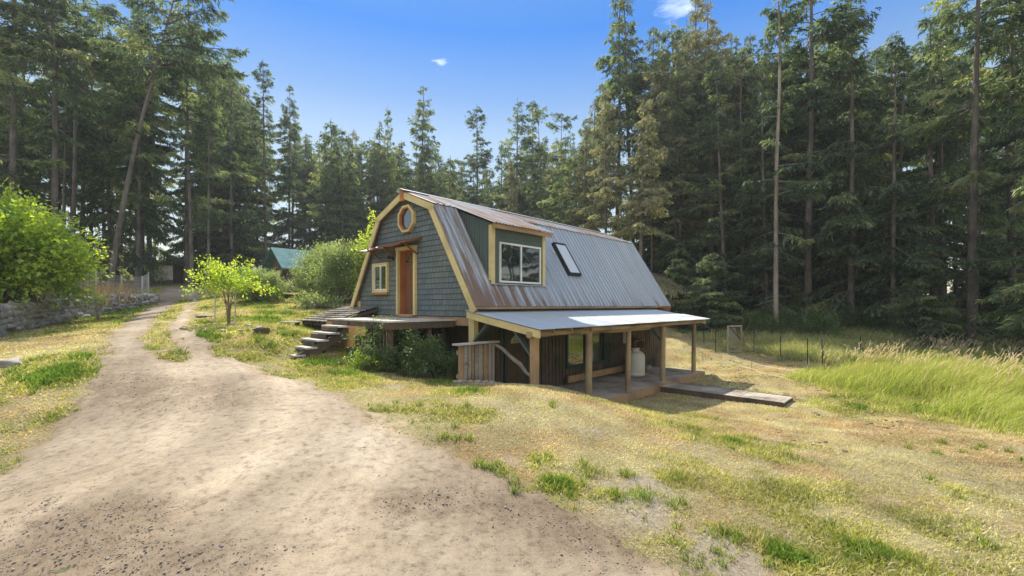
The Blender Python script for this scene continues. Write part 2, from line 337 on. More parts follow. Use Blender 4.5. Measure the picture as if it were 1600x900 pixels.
def dirtmat():
    m, nt, ns, L = newmat('packed_dirt')
    tc = N(ns, 'ShaderNodeTexCoord'); g = tc.outputs['Object']
    a = N(ns, 'ShaderNodeTexNoise', Scale=.45, Detail=6.0, Roughness=.6); L.new(g, a.inputs['Vector'])
    r1 = ramp(ns, [(.28, (.235,.185,.13)), (.45, (.335,.272,.20)), (.60, (.41,.34,.255)), (.78, (.47,.405,.32))]); L.new(a.outputs['Fac'], r1.inputs['Fac'])
    b = N(ns, 'ShaderNodeTexNoise', Scale=9.0, Detail=8.0, Roughness=.75); L.new(g, b.inputs['Vector'])
    r2 = ramp(ns, [(.32, (.46,.43,.39)), (.47, (.95,.94,.93)), (.68, (1.2,1.18,1.16))]); L.new(b.outputs['Fac'], r2.inputs['Fac'])
    m1 = N(ns, 'ShaderNodeMix', data_type='RGBA', blend_type='MULTIPLY'); m1.inputs[0].default_value = 1; L.new(r1.outputs[0], m1.inputs[6]); L.new(r2.outputs[0], m1.inputs[7])
    at = N(ns, 'ShaderNodeAttribute', attribute_name='tone')      # worn, darker, stony patches
    v = N(ns, 'ShaderNodeTexVoronoi', Scale=46.0, feature='F1'); L.new(g, v.inputs['Vector'])
    r3 = ramp(ns, [(0, (.35,.32,.3)), (.30, (1,1,1)), (.8, (1.1,1.1,1.08))]); L.new(v.outputs['Distance'], r3.inputs['Fac'])
    n4 = N(ns, 'ShaderNodeTexNoise', Scale=5.0, Detail=6.0); L.new(g, n4.inputs['Vector'])
    ms = N(ns, 'ShaderNodeMath', operation='MULTIPLY'); L.new(at.outputs['Fac'], ms.inputs[0]); L.new(n4.outputs['Fac'], ms.inputs[1])
    ms2 = N(ns, 'ShaderNodeMath', operation='MULTIPLY', use_clamp=True); L.new(ms.outputs[0], ms2.inputs[0]); ms2.inputs[1].default_value = 1.7
    m2 = N(ns, 'ShaderNodeMix', data_type='RGBA', blend_type='MULTIPLY'); L.new(ms2.outputs[0], m2.inputs[0]); L.new(m1.outputs[2], m2.inputs[6]); m2.inputs[7].default_value = (.66,.63,.60,1)
    al = N(ns, 'ShaderNodeAttribute', attribute_name='col'); ml = N(ns, 'ShaderNodeMix', data_type='RGBA', blend_type='MULTIPLY'); ml.inputs[0].default_value = 1; L.new(m2.outputs[2], ml.inputs[6]); L.new(al.outputs['Color'], ml.inputs[7]); m2 = ml
    vc = N(ns, 'ShaderNodeTexVoronoi', Scale=30.0); L.new(g, vc.inputs['Vector']); vs = N(ns, 'ShaderNodeSeparateColor'); L.new(vc.outputs['Color'], vs.inputs[0])
    va = N(ns, 'ShaderNodeMath', operation='MULTIPLY_ADD'); L.new(vs.outputs[0], va.inputs[0]); va.inputs[1].default_value = .62; L.new(vc.outputs['Distance'], va.inputs[2])
    vr = ramp(ns, [(.17, (.22,.20,.18)), (.23, (1,1,1))]); L.new(va.outputs[0], vr.inputs['Fac'])
    mv = N(ns, 'ShaderNodeMix', data_type='RGBA', blend_type='MULTIPLY'); mv.inputs[0].default_value = .85; L.new(m2.outputs[2], mv.inputs[6]); L.new(vr.outputs[0], mv.inputs[7]); m2 = mv
    m3 = N(ns, 'ShaderNodeMix', data_type='RGBA', blend_type='MULTIPLY'); m3.inputs[0].default_value = .6; L.new(m2.outputs[2], m3.inputs[6]); L.new(r3.outputs[0], m3.inputs[7])
    p = N(ns, 'ShaderNodeBsdfPrincipled', Roughness=.95); p.inputs['Specular IOR Level'].default_value = .15; L.new(m3.outputs[2], p.inputs['Base Color'])
    c = N(ns, 'ShaderNodeTexNoise', Scale=38.0, Detail=8.0, Roughness=.8); L.new(g, c.inputs['Vector'])
    s = N(ns, 'ShaderNodeMath', operation='MULTIPLY_ADD'); L.new(b.outputs['Fac'], s.inputs[0]); s.inputs[1].default_value = 2.0; L.new(c.outputs['Fac'], s.inputs[2])
    bp = N(ns, 'ShaderNodeBump', Strength=.6, Distance=.014); L.new(s.outputs[0], bp.inputs['Height']); L.new(bp.outputs[0], p.inputs['Normal'])
    o = N(ns, 'ShaderNodeOutputMaterial'); L.new(p.outputs[0], o.inputs[0]); return m
M['dirt'] = dirtmat()
def turfmat():
    m, nt, ns, L = newmat('lawn_soil')
    tc = N(ns, 'ShaderNodeTexCoord'); g = tc.outputs['Object']
    at = N(ns, 'ShaderNodeAttribute', attribute_name='col')
    b = N(ns, 'ShaderNodeTexNoise', Scale=14.0, Detail=8.0, Roughness=.8); L.new(g, b.inputs['Vector'])
    r2 = ramp(ns, [(.3, (.45,.45,.42)), (.52, (.95,.95,.95)), (.75, (1.3,1.27,1.2))]); L.new(b.outputs['Fac'], r2.inputs['Fac'])
    m1 = N(ns, 'ShaderNodeMix', data_type='RGBA', blend_type='MULTIPLY'); m1.inputs[0].default_value = 1; L.new(at.outputs['Color'], m1.inputs[6]); L.new(r2.outputs[0], m1.inputs[7])
    p = N(ns, 'ShaderNodeBsdfPrincipled', Roughness=.95); p.inputs['Specular IOR Level'].default_value = .1; L.new(m1.outputs[2], p.inputs['Base Color'])
    c = N(ns, 'ShaderNodeTexNoise', Scale=45.0, Detail=6.0, Roughness=.8); L.new(g, c.inputs['Vector'])
    bp = N(ns, 'ShaderNodeBump', Strength=1.0, Distance=.04); L.new(c.outputs['Fac'], bp.inputs['Height']); L.new(bp.outputs[0], p.inputs['Normal'])
    o = N(ns, 'ShaderNodeOutputMaterial'); L.new(p.outputs[0], o.inputs[0]); return m
M['turf'] = turfmat()
M['blade'] = blademat('grass_blades')
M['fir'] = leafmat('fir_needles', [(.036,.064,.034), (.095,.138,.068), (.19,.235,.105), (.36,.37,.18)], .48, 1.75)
M['goldfir'] = leafmat('sun_gilded_fir_needles', [(.13,.145,.08), (.23,.23,.13), (.35,.33,.19), (.46,.43,.27)], .45, 1.4)  # golden sunlight on the boughs is put into this needle colour
M['shrub'] = leafmat('shrub_leaves', [(.045,.085,.020), (.085,.14,.03), (.14,.20,.045), (.20,.26,.06)], .5, 2.0, .1, .04)
M['willow'] = leafmat('grey_green_leaves', [(.10,.14,.05), (.20,.25,.085), (.30,.35,.14), (.40,.43,.22)], .5, 1.6, .1, .05)
M['bushgreen'] = leafmat('bright_green_leaves', [(.10,.18,.03), (.22,.33,.045), (.34,.44,.06), (.48,.52,.13)], .55, 1.9, .1, .04, 1.1)
M['vine'] = leafmat('vine_leaves', [(.055,.095,.03), (.10,.155,.05), (.15,.21,.07), (.22,.26,.11)], .45, 1.7, .1, .04)
# ================================================================== GROUND
def lawn_col(x, y, n):
    g = green(x, y); b = bare(x, y); f = forest(x, y)
    dry = fbm(x, y, 1.3, 61, 4); dry2 = fbm(x, y, .35, 63, 3)
    k = np.clip((dry - .35) * 3 + (dry2 - .5) * 1.2, 0, 1)[:, None]
    straw = np.array([.60,.53,.29]) * (1 - k) + np.array([.52,.37,.19]) * k
    k2 = np.clip(dry2 * 1.4 - .2, 0, 1)[:, None]
    grn = np.array([.30,.32,.085]) * (1 - k2) + np.array([.46,.44,.13]) * k2
    deep = np.array([.15,.25,.045])
    gg = sst(.10, .60, g)[:, None]; c = straw * (1 - gg) + grn * gg
    dd = sst(.75, 1.0, g)[:, None]; c = c * (1 - dd) + deep * dd
    return c, g, b, f
ang = np.concatenate([np.arange(-180, -54, 4.0), np.arange(-54, 54, .3), np.arange(54, 180, 4.0)]) * math.pi / 180
rad = 1.2 * 1.0178 ** np.arange(0, 332)
A_, R_ = np.meshgrid(ang, rad)
gx = (R_ * np.sin(A_)).ravel(); gy = (R_ * np.cos(A_)).ravel(); gz = ground(gx, gy)
na, nr = len(ang), len(rad)
idx = np.arange(na * nr).reshape(nr, na); nx = np.roll(idx, -1, axis=1)
Q = np.stack([idx[:-1].ravel(), nx[:-1].ravel(), nx[1:].ravel(), idx[1:].ravel()], 1)[:, ::-1]
# hollow under the barn and its porch: keep the lawn just below the deck there
X_, v_ = wh(gx, gy)
inside = (X_ > .5) & (X_ < 11.9) & (v_ > -2.6) & (v_ < 6.2)
gz = np.where(inside, np.minimum(gz, .10), gz)
gc, gg_, gb_, gf_ = lawn_col(gx, gy, None)
soil = np.array([.36,.29,.20]); litter = np.array([.15,.115,.07])
gc = (gc * .62 + soil * .16) * (.7 + .6 * fbm(gx, gy, .55, 231, 3))[:, None]
k = gb_[:, None]; gc = gc * (1 - k) + np.array([.46,.39,.30]) * k
k = gf_[:, None]; gc = gc * (1 - k) + (litter * (.6 + .9 * fbm(gx, gy, .8, 99, 3)[:, None])) * k
me = np_mesh('ground', np.stack([gx, gy, gz], 1), Q, col=gc, smooth=True)
kind(link('ground', me, M['turf']), 'structure')
# driveway: packed dirt sheet, its ragged edge dips under the turf
rm = road_mask(gx, gy)
rm = np.where((gy < -11) | (rm < -1), -1, rm)
off = np.clip(rm * .10, -.03, .018)
keep = (rm[Q] > -.35).any(1) & (np.hypot(gx, gy)[Q] < 47).all(1)
used, inv = np.unique(Q[keep], return_inverse=True)
worn = np.zeros(len(gx))
for px, py, r, s in [(150,830,.75,1.2),(190,800,.5,.9),(60,880,.8,.9),(640,790,.45,.9),(660,610,.9,.6),(250,600,1.0,.8),(200,640,.9,.7),(180,610,.8,.7),(330,605,.8,.4),(470,615,.6,.4),(760,800,1.0,.45),(560,740,1.0,.35),(330,760,.4,.2),(900,860,.9,.4)]:
    a, b = ray(px, py); worn += s * np.exp(-((gx - a) ** 2 / (r * r) + (gy - b) ** 2 / (r * r * .4)))
worn += np.clip((fbm(gx, gy, 1.6, 131, 4) - .55) * 3, 0, .7)
gzr = gz + off - np.clip(worn, 0, 1) * .012 + (fbm(gx, gy, .25, 133, 3) - .5) * .02 * sst(0, .3, rm) - .03 * np.exp(-((rm - 1.0) / .35) ** 2) * 0
ux_, uy_ = gx[used], gy[used]; e_ = np.array(left_e)[::-1]; lane = np.full(len(ux_), 1e9)
EX = [(-6.5, 2.5)] + left_e
for i in range(len(EX) - 1):
    a = np.array(EX[i]); b = np.array(EX[i+1]); e_ = b - a; t = np.clip(((ux_ - a[0]) * e_[0] + (uy_ - a[1]) * e_[1]) / (e_ @ e_), 0, 1); lane = np.minimum(lane, np.hypot(ux_ - a[0] - t * e_[0], uy_ - a[1] - t * e_[1]))
lane = lane + (fbm(ux_, uy_, 5, 151, 2) - .5) * .6
st_ = fbm(lane * 9, uy_ * .45, 1.0, 153, 3); rut = np.exp(-((lane - 1.7) / .35) ** 2) + np.exp(-((lane - 3.2) / .4) ** 2)
rut = rut + .8 * np.exp(-((lane - 4.9) / .45) ** 2)
st_ = np.clip(.74 + .26 * st_ + .26 * rut * (.6 + .6 * fbm(ux_, uy_, 1.5, 159, 3)), .6, 1.25); dcol = np.stack([st_, st_ * .995, st_ * .985], 1)
edge = sst(.35, 0, rm[used] + 0 * ux_)[:, None]; dcol = dcol * (1 - .22 * edge * np.array([.7, .9, 1.3]))
me = np_mesh('driveway', np.stack([gx, gy, gzr], 1)[used], inv.reshape(-1, 4), tone=worn[used], col=dcol, smooth=True)
kind(link('driveway', me, M['dirt']), 'structure')

# ================================================================== GRASS
def blades(name, x, y, h, w, lean, col, segs=2, z=None, curl=1.0, az=None):
    n = len(x); z = ground(x, y) - .01 if z is None else z
    a = rng.uniform(0, 2 * np.pi, n) if az is None else az
    f = rng.uniform(0, 2 * np.pi, n)                       # facing of the blade's flat side
    dx = np.cos(a) * lean * h; dy = np.sin(a) * lean * h; ux = np.cos(f) * w / 2; uy = np.sin(f) * w / 2
    up = h * np.sqrt(np.clip(1 - (lean * .8) ** 2, .15, 1))
    V = np.zeros((n, 5, 3), np.float32)
    V[:, 0] = np.stack([x - ux, y - uy, z], 1); V[:, 1] = np.stack([x + ux, y + uy, z], 1)
    mx, my, mz = x + dx * .33, y + dy * .33, z + up * .6
    V[:, 2] = np.stack([mx + ux * .8, my + uy * .8, mz], 1); V[:, 3] = np.stack([mx - ux * .8, my - uy * .8, mz], 1)
    V[:, 4] = np.stack([x + dx * curl, y + dy * curl, z + up], 1)
    b = (np.arange(n) * 5)[:, None]
    T = np.concatenate([b + [0, 1, 2], b + [0, 2, 3], b + [3, 2, 4]], 1).reshape(-1, 3)
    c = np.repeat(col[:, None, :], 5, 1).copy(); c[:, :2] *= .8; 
    me = np_mesh(name, V.reshape(-1, 3), T, col=c.reshape(-1, 3)); return me
def scatter(n, r0, r1, a0=-52, a1=52, pw=1.0):
    a = np.radians(rng.uniform(a0, a1, n)); u = rng.uniform(0, 1, n)
    r = np.exp(np.log(r0) + u * (np.log(r1) - np.log(r0))) if pw == 0 else (r0 ** pw + u * (r1 ** pw - r0 ** pw)) ** (1 / pw)
    return r * np.sin(a), r * np.cos(a)
def clear(x, y, m=0.0):             # free of driveway, barn, deck, ramp
    X, v = wh(x, y)
    rmk = road_mask(x, y)
    k = rmk < m
    k &= ~((X > .4) & (X < 11.9) & (v > -2.45) & (v < 6.3)) & ~((X > .1) & (X < 11.9) & (v > -.1) & (v < 6.3))
    k &= ~((X > 6.35) & (X < 7.7) & (v > -6.3) & (v < -2.2))
    return k, rmk
x, y = scatter(1150000, 3.0, 46, pw=.75)
k, rmk = clear(x, y, .10); x, y, rmk = x[k], y[k], rmk[k]
c, g, b, f = lawn_col(x, y, None)
X, v = wh(x, y)
dens = (1 - b * .85) * (1 - f) * (.55 + .45 * sst(0, .5, g)) * (1 - .75 * sst(-.25, .05, rmk)) * (.45 + .9 * fbm(x, y, .3, 201, 3))
k = rng.uniform(0, 1, len(x)) < dens; x, y, c, g, rmk = x[k], y[k], c[k], g[k], rmk[k]
r = np.hypot(x, y); n = len(x)
h = (.032 + .04 * sst(.2, .9, g) + .03 * sst(.8, 1, g)) * rng.uniform(.5, 1.5, n) * (1 + r * .02)
strawmix = rng.uniform(0, 1, n)[:, None] < (.42 - .4 * sst(.55, .95, g))[:, None]
c = np.where(strawmix, np.array([.60,.53,.34]), c) * rng.uniform(.80, 1.16, n)[:, None] * (.58 + .80 * fbm(x, y, .55, 231, 3))[:, None]
me = blades('lawn_grass', x, y, h, .0045 + .0016 * r * rng.uniform(.6, 1.2, n), np.where(strawmix[:, 0] & (rng.uniform(0, 1, n) < .4), rng.uniform(1.0, 1.22, n), rng.uniform(.3, 1.1, n)), c)
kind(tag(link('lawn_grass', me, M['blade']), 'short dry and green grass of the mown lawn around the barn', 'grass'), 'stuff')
# denser green tufts along the driveway's edge and at the named patches
xs, ys, hs = [], [], []
for (a, b_, r_, s) in GREENS:
    m_ = int(90 * r_ * r_ / .12 * min(s, 1.2) * (1 if b_ < 9 else .6)); m_ = min(m_, 900)
    for t in range(max(2, m_ // 60)):
        cx_, cy_ = rng.normal(a, r_ * .42), rng.normal(b_, r_ * .42); q = 60
        xs.append(rng.normal(cx_, .035, q)); ys.append(rng.normal(cy_, .035, q)); hs.append(np.full(q, .07 + .06 * rng.uniform()))
rr_ = []
xx, yy = scatter(16000, 3.2, 16, pw=1.2); rk = road_mask(xx, yy); gk = green(xx, yy)
sel = (rk < .12) & (rk > -.5) & (rng.uniform(0, 1, len(xx)) < (.07 + .5 * sst(.3, .8, gk))); xx, yy = xx[sel], yy[sel]
for a, b_ in zip(xx[:900], yy[:900]):
    q = 26; xs.append(rng.normal(a, .03, q)); ys.append(rng.normal(b_, .03, q)); hs.append(np.full(q, .04 + .05 * rng.uniform()))
x = np.concatenate(xs); y = np.concatenate(ys); h = np.concatenate(hs); k, _ = clear(x, y, .35); x, y, h = x[k], y[k], h[k]; n = len(x)
c = np.array([.15,.22,.05]) * (1 - rng.uniform(0, 1, n)[:, None]) + np.array([.25,.33,.07]) * rng.uniform(0, 1, n)[:, None]
c = np.where(rng.uniform(0, 1, n)[:, None] < .12, np.array([.55,.46,.24]), c)
me = blades('green_tufts', x, y, h * rng.uniform(.6, 1.4, n), np.full(n, .007), rng.uniform(.2, 1.0, n), c)
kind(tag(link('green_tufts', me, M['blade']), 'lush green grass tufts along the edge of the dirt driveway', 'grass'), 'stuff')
# tall uncut meadow grass on the right and behind the wire fence, with pale seed heads
def meadow(name, PX, count, hmin, hmax, cols, label, seed_frac, bend=None, wid=.008):
    P = [ray(*p) if len(p) == 2 else p[1:] for p in PX]
    P_ = np.array(P); lo = P_.min(0) - .3; hi = P_.max(0) + .3
    x = rng.uniform(lo[0], hi[0], count); y = rng.uniform(lo[1], hi[1], count)
    s = poly_sdf(x, y, P) + (fbm(x, y, 1.2, 301, 3) - .5) * 3.0
    k = (s > 0) & (rng.uniform(0, 1, count) < .3 + .9 * fbm(x, y, .5, 307, 2)); x, y, s = x[k], y[k], s[k]; n = len(x)
    hh = (hmin + (hmax - hmin) * sst(0, 1.6, s) * (.35 + 1.1 * fbm(x, y, 1.1, 311, 3))) * rng.uniform(.55, 1.15, n)
    t = np.clip(fbm(x, y, 1.5, 317, 3) * 1.5 - .25 + rng.uniform(-.25, .25, n), 0, 1)[:, None]
    c = np.array(cols[0]) * (1 - t) + np.array(cols[1]) * t
    c = np.where(rng.uniform(0, 1, n)[:, None] < .16, np.array(cols[2]), c) * rng.uniform(.75, 1.25, n)[:, None]
    az = None if bend is None else bend + rng.normal(0, .9, n)
    me = blades(name, x, y, hh, np.full(n, wid) * (1 + .5 * rng.uniform(0, 1, n)), rng.uniform(.25, .95, n), c, az=az, curl=1.15)
    o = kind(tag(link(name, me, M['blade']), label, 'grass'), 'stuff')
    return x, y, hh
tx, ty, th = meadow('tall_grass', [(1240,592),(1330,612),(1420,640),(1530,668),(1640,690),(1700,600),(1640,560),(1480,548),(1380,556),(1290,575)], 170000, .16, .80,
       [(.27,.35,.06),(.43,.47,.12),(.62,.53,.28)], 'tall bright green meadow grass on the bank at the right edge', .1, bend=-.4, wid=.012)
fx, fy, fh = meadow('rough_grass', [(1085,528),(1160,545),(1260,566),(1340,578),(1390,556),(1500,545),(1640,560),(1700,552),(1560,532),(1400,524),(1250,512),(1100,507)], 150000, .4, 1.0,
       [(.26,.31,.12),(.42,.43,.19),(.68,.58,.36)], 'rough knee-high grass between the wire fence and the forest', .1, wid=.02)
# seed heads: long pale stalks with drooping plumes
sx_, sy_ = [], []
P = [ray(*p) for p in [(1250,590),(1420,610),(1600,640),(1700,600),(1640,560),(1400,548)]]
P2 = np.array(P); x = rng.uniform(P2[:,0].min(), P2[:,0].max(), 6000); y = rng.uniform(P2[:,1].min(), P2[:,1].max(), 6000)
s = poly_sdf(x, y, P); k = (s > .2) & (fbm(x, y, 1.0, 411, 2) > .47) & (x > 6 + 0 * y); x, y = x[k][:1100], y[k][:1100]
mb = []; VV = []; TT = []; CC = []; b0 = 0
for a, b_ in zip(x, y):
    z0 = g1(a, b_) if False else 0
    VV.append((a, b_))
xy = np.array(VV); z0 = ground(xy[:, 0], xy[:, 1]); V = []; T = []; Cc = []
for (a, b_), zz in zip(xy, z0):
    H = rng.uniform(.75, 1.35); az = rng.normal(-.3, .9); L = H * rng.uniform(.15, .5); dx, dy = math.cos(az), math.sin(az)
    pts = [(a + dx * L * t * t, b_ + dy * L * t * t, zz + H * (t - .12 * t * t)) for t in (0, .4, .75, .9, 1.0, 1.1)]
    pts[-1] = (pts[-2][0] + dx * .07, pts[-2][1] + dy * .07, pts[-2][2] - .01)
    wd = [.003, .003, .003, .014, .016, .003]
    for side in ((1, 0), (0, 1)):
        b0 = len(V)
        for p, w_ in zip(pts, wd):
            V.append((p[0] - side[0] * w_, p[1] - side[1] * w_, p[2])); V.append((p[0] + side[0] * w_, p[1] + side[1] * w_, p[2]))
        for i in range(5): T += [(b0 + 2*i, b0 + 2*i+1, b0 + 2*i+3), (b0 + 2*i, b0 + 2*i+3, b0 + 2*i+2)]
        Cc += [(.50,.42,.24)] * 6 + [(.62,.52,.38)] * 6
me = np_mesh('seed_heads', V, T, col=np.array(Cc))
kind(tag(link('seed_heads', me, M['blade']), 'pale drooping seed heads standing above the tall green grass', 'grass'), 'stuff')

# ================================================================== STONES
def ico(sub=1):
    t = (1 + 5 ** .5) / 2
    V = [(-1,t,0),(1,t,0),(-1,-t,0),(1,-t,0),(0,-1,t),(0,1,t),(0,-1,-t),(0,1,-t),(t,0,-1),(t,0,1),(-t,0,-1),(-t,0,1)]
    Fc = [(0,11,5),(0,5,1),(0,1,7),(0,7,10),(0,10,11),(1,5,9),(5,11,4),(11,10,2),(10,7,6),(7,1,8),(3,9,4),(3,4,2),(3,2,6),(3,6,8),(3,8,9),(4,9,5),(2,4,11),(6,2,10),(8,6,7),(9,8,1)]
    V = [np.array(v) / np.linalg.norm(v) for v in V]
    for _ in range(sub):
        cache = {}; N2 = []
        def mid(a, b):
            k_ = (min(a, b), max(a, b))
            if k_ not in cache: m_ = V[a] + V[b]; V.append(m_ / np.linalg.norm(m_)); cache[k_] = len(V) - 1
            return cache[k_]
        for a, b, c_ in Fc:
            ab, bc, ca = mid(a, b), mid(b, c_), mid(c_, a); N2 += [(a, ab, ca), (b, bc, ab), (c_, ca, bc), (ab, bc, ca)]
        Fc = N2
    return np.array(V), np.array(Fc)
IV0, IF0 = ico(0); IV1, IF1 = ico(1)
def rocks(P, S, sub=1, blocky=.0):  # P centres (n,3), S radii (n,3): irregular stones as one mesh's arrays
    IV, IF = (IV1, IF1) if sub else (IV0, IF0); n = len(P); V = np.repeat(IV[None], n, 0).copy()
    if blocky: V = np.sign(V) * np.abs(V) ** (1 - blocky)
    V *= 1 + rng.normal(0, .13, (n, len(IV), 1)); V *= S[:, None, :]
    a = rng.uniform(0, 6.28, n); ca, sa = np.cos(a)[:, None], np.sin(a)[:, None]
    x = V[:, :, 0] * ca - V[:, :, 1] * sa; y = V[:, :, 0] * sa + V[:, :, 1] * ca; V = np.stack([x, y, V[:, :, 2]], 2)
    t = rng.normal(0, .25, n)[:, None]; y = V[:, :, 1] * np.cos(t) - V[:, :, 2] * np.sin(t); z = V[:, :, 1] * np.sin(t) + V[:, :, 2] * np.cos(t)
    V = np.stack([V[:, :, 0], y, z], 2) + P[:, None, :]
    return V.reshape(-1, 3), (IF[None] + (np.arange(n) * len(IV))[:, None, None]).reshape(-1, 3)
# loose gravel on the driveway
x, y = scatter(110000, 2.8, 17, pw=.9); rk = road_mask(x, y)
wk = np.clip((fbm(x, y, 1.6, 131, 4) - .5) * 3, 0, 1)
for px, py, r_, s_ in [(150,830,.75,1.2),(190,800,.5,.9),(60,880,.8,.9),(640,790,.4,1.0),(660,610,.9,.5),(250,600,1.0,.6),(840,745,.4,.5)]:
    a, b = ray(px, py); wk = wk + s_ * np.exp(-((x - a) ** 2 + (y - b) ** 2 * 2.5) / (r_ * r_))
k = (rk > .05) & (rng.uniform(0, 1, len(x)) < .10 + .75 * np.clip(wk, 0, 1)); x, y = x[k], y[k]; n = len(x)
s = np.clip(rng.lognormal(-5.3, .5, n), .003, .019); S = np.stack([s, s * rng.uniform(.6, 1, n), s * .55], 1)
V, T = rocks(np.stack([x, y, ground(x, y) + .012], 1), S, 0)
gm = surf('gravel_stone', (.15,.13,.115), (.44,.38,.31), (1,1,1), 30, .9, .5, c3=(.16,.145,.13), rscale=9)
kind(tag(link('gravel', np_mesh('gravel', V, T), gm), 'loose gravel and pebbles scattered on the dirt driveway', 'gravel'), 'stuff')
# mown clumps / clods on the right field
P = [ray(*p) for p in [(1090,560),(1180,560),(1500,680),(1450,720),(1250,700),(1120,600)]]
P2 = np.array(P); x = rng.uniform(P2[:,0].min(), P2[:,0].max(), 2600); y = rng.uniform(P2[:,1].min(), P2[:,1].max(), 2600)
k = (poly_sdf(x, y, P) > 0) & (fbm(x, y, .8, 421, 3) > .60) & clear(x, y)[0]; x, y = x[k], y[k]; n = len(x); s = rng.uniform(.015, .045, n)
V, T = rocks(np.stack([x, y, ground(x, y) + .0], 1), np.stack([s * 2.2, s * 1.2, s * .7], 1), 0)
cm = surf('cut_grass_clod', (.16,.12,.07), (.32,.26,.14), (1,1,1), 30, .95, .6)
kind(tag(link('mown_debris', np_mesh('mown_debris', V, T), cm), 'dark clods and mown debris strewn over the field beside the ramp', 'debris'), 'stuff')
# dry-stone retaining wall along the left verge
path = _wp
path = np.array(path); seg = np.hypot(*np.diff(path, axis=0).T); cum = np.concatenate([[0], np.cumsum(seg)]); LW = cum[-1]
Pc = []; Sc = []
for row in range(5):
    t = 0
    while t < LW:
        s = rng.uniform(.12, .30) * (1.0 if t < LW * .6 else 1.15); t += s * 1.45
        wx = np.interp(t, cum, path[:, 0]); wy = np.interp(t, cum, path[:, 1])
        Ht = (.95 if t < LW * .55 else .72) * (1 - .35 * sst(.85, 1, t / LW))
        zz = g1(wx, wy) + .10 + row * .19
        if row * .19 > Ht + rng.normal(0, .05): continue
        zz = zz
        Pc.append((wx - row * .05 + rng.normal(0, .05), wy + row * .05 + rng.normal(0, .05), zz)); Sc.append((s, s * rng.uniform(.6, .9), rng.uniform(.10, .17)))
        Pc.append((wx - .25 - row * .05, wy + .28 + row * .03, zz)); Sc.append((.3, .3, .16))
V, T = rocks(np.array(Pc), np.array(Sc), 1, .22)
ws = np_mesh('stone_wall', V, T)
tag(link('stone_wall', ws, M['rock']), 'low dry-stone retaining wall of grey rocks along the left verge', 'stone wall')
o = link('flat_rock', np_mesh('flat_rock', *rocks(np.array([(0, 0, .05)]), np.array([(.27, .2, .10)]), 1, .4)), M['rock']); a, b = ray(15, 572); o.location = (a, b, g1(a, b))
tag(o, 'pale flat rock lying in the green verge below the stone wall at the left edge', 'rock')
def rockpile(name, pts, label, size, cat='rock pile'):
    P = []; S = []
    for (a, b) in pts:
        for q in range(3):
            s = rng.uniform(.5, 1.2) * size; P.append((a + rng.normal(0, size), b + rng.normal(0, size), g1(a, b) + s * .3)); S.append((s, s * .8, s * .6))
    return tag(link(name, np_mesh(name, *rocks(np.array(P), np.array(S), 1, .2)), M['rock']), label, cat)
for X in np.arange(-1.5, .5, .17):
    a, b = hw(X, -.95 + .12 * math.sin(X * 5)); s = rng.uniform(.05, .10); o = link('border_rock', np_mesh('border_rock', *rocks(np.array([(0, 0, s * .35)]), np.array([(s * 1.2, s, s * .75)]), 1, .25)), M['rock']); o.location = (a, b, g1(a, b))
    tag(o, 'pale rock in the row along the foot of the grey slat screen', 'rock', 'rocks along the foot of the slat screen')
for t in np.linspace(0, 6, 13):
    a, b = ray(345 + 60 * math.cos(t), 514 + 5 * math.sin(t)); s = rng.uniform(.05, .11); o = link('garden_stone', np_mesh('garden_stone', *rocks(np.array([(0, 0, s * .3)]), np.array([(s * 1.2, s, s * .6)]), 1, .2)), M['rock']); o.location = (a, b, g1(a, b))
    tag(o, 'small rock of the ring laid on the lawn round the young tree', 'rock', 'small rocks in a ring round the young tree')

# ================================================================== BARN
barn = thing('barn_house', 'grey-green shingled gambrel barn house with yellow trim, metal roof and covered porch', 'house', (KX, KY, 0), KA)
# profile across v: eave, knee, ridge, knee, eave
Pf = [(-.35, 2.97), (1.6, 6.08), (3.165, 6.70), (4.73, 6.08), (6.68, 2.97)]
X0, X1 = -.19, 12.1
# shingle gable: overlapping courses, clipped to the roof profile
def span(z):
    z = min(z, 6.62)
    def inv(p, q): return p[0] + (q[0] - p[0]) * (z - p[1]) / (q[1] - p[1])
    lo = inv(Pf[0], Pf[1]) if z < Pf[1][1] else inv(Pf[1], Pf[2])
    lo = max(lo, 0.0); return lo + .03, 6.33 - lo - .03
gw = MB(); z = 2.68
while z < 6.55:
    z2 = min(z + .165, 6.6); a0, a1 = span(z - .02); b0_, b1_ = span(z2)
    for (c0, c1, e0, e1) in ([(a0, 2.70, b0_, 2.70), (3.58, a1, 3.58, b1_)] if z < 4.78 else [(a0, a1, b0_, b1_)]):
        gw.add([(-.028, c0, z), (-.028, c1, z), (-.008, e1, z2 + .01), (-.008, e0, z2 + .01), (0, c0, z), (0, c1, z)], [(0, 3, 2, 1), (0, 1, 5, 4)])
    z += .165
gw.prism([(0, .02, 2.66), (0, 2.70, 2.66), (0, 2.70, 4.80), (0, .846, 4.80), (0, .02, 3.45)][::-1], (.12, 0, 0)).prism([(0, 3.58, 2.66), (0, 6.31, 2.66), (0, 6.31, 3.45), (0, 5.47, 4.80), (0, 3.58, 4.80)], (.12, 0, 0)).prism([(0, .846, 4.801), (0, 5.47, 4.801), (0, 4.71, 6.0), (0, 3.165, 6.6), (0, 1.62, 6.0)], (.12, 0, 0))
gw.box(.30, .34, 2.4, 3.9, 2.6, 5.0)
gw.build('shingle_wall', M['shingle'], barn)
bk = MB(); bk.prism([(11.8, .02, .1), (11.8, 6.31, .1), (11.8, 6.31, 3.45), (11.8, 4.71, 6.0), (11.8, 3.165, 6.6), (11.8, 1.62, 6.0), (11.8, .02, 3.45)], (.1, 0, 0)); bk.build('rear_wall', M['boards'], barn)
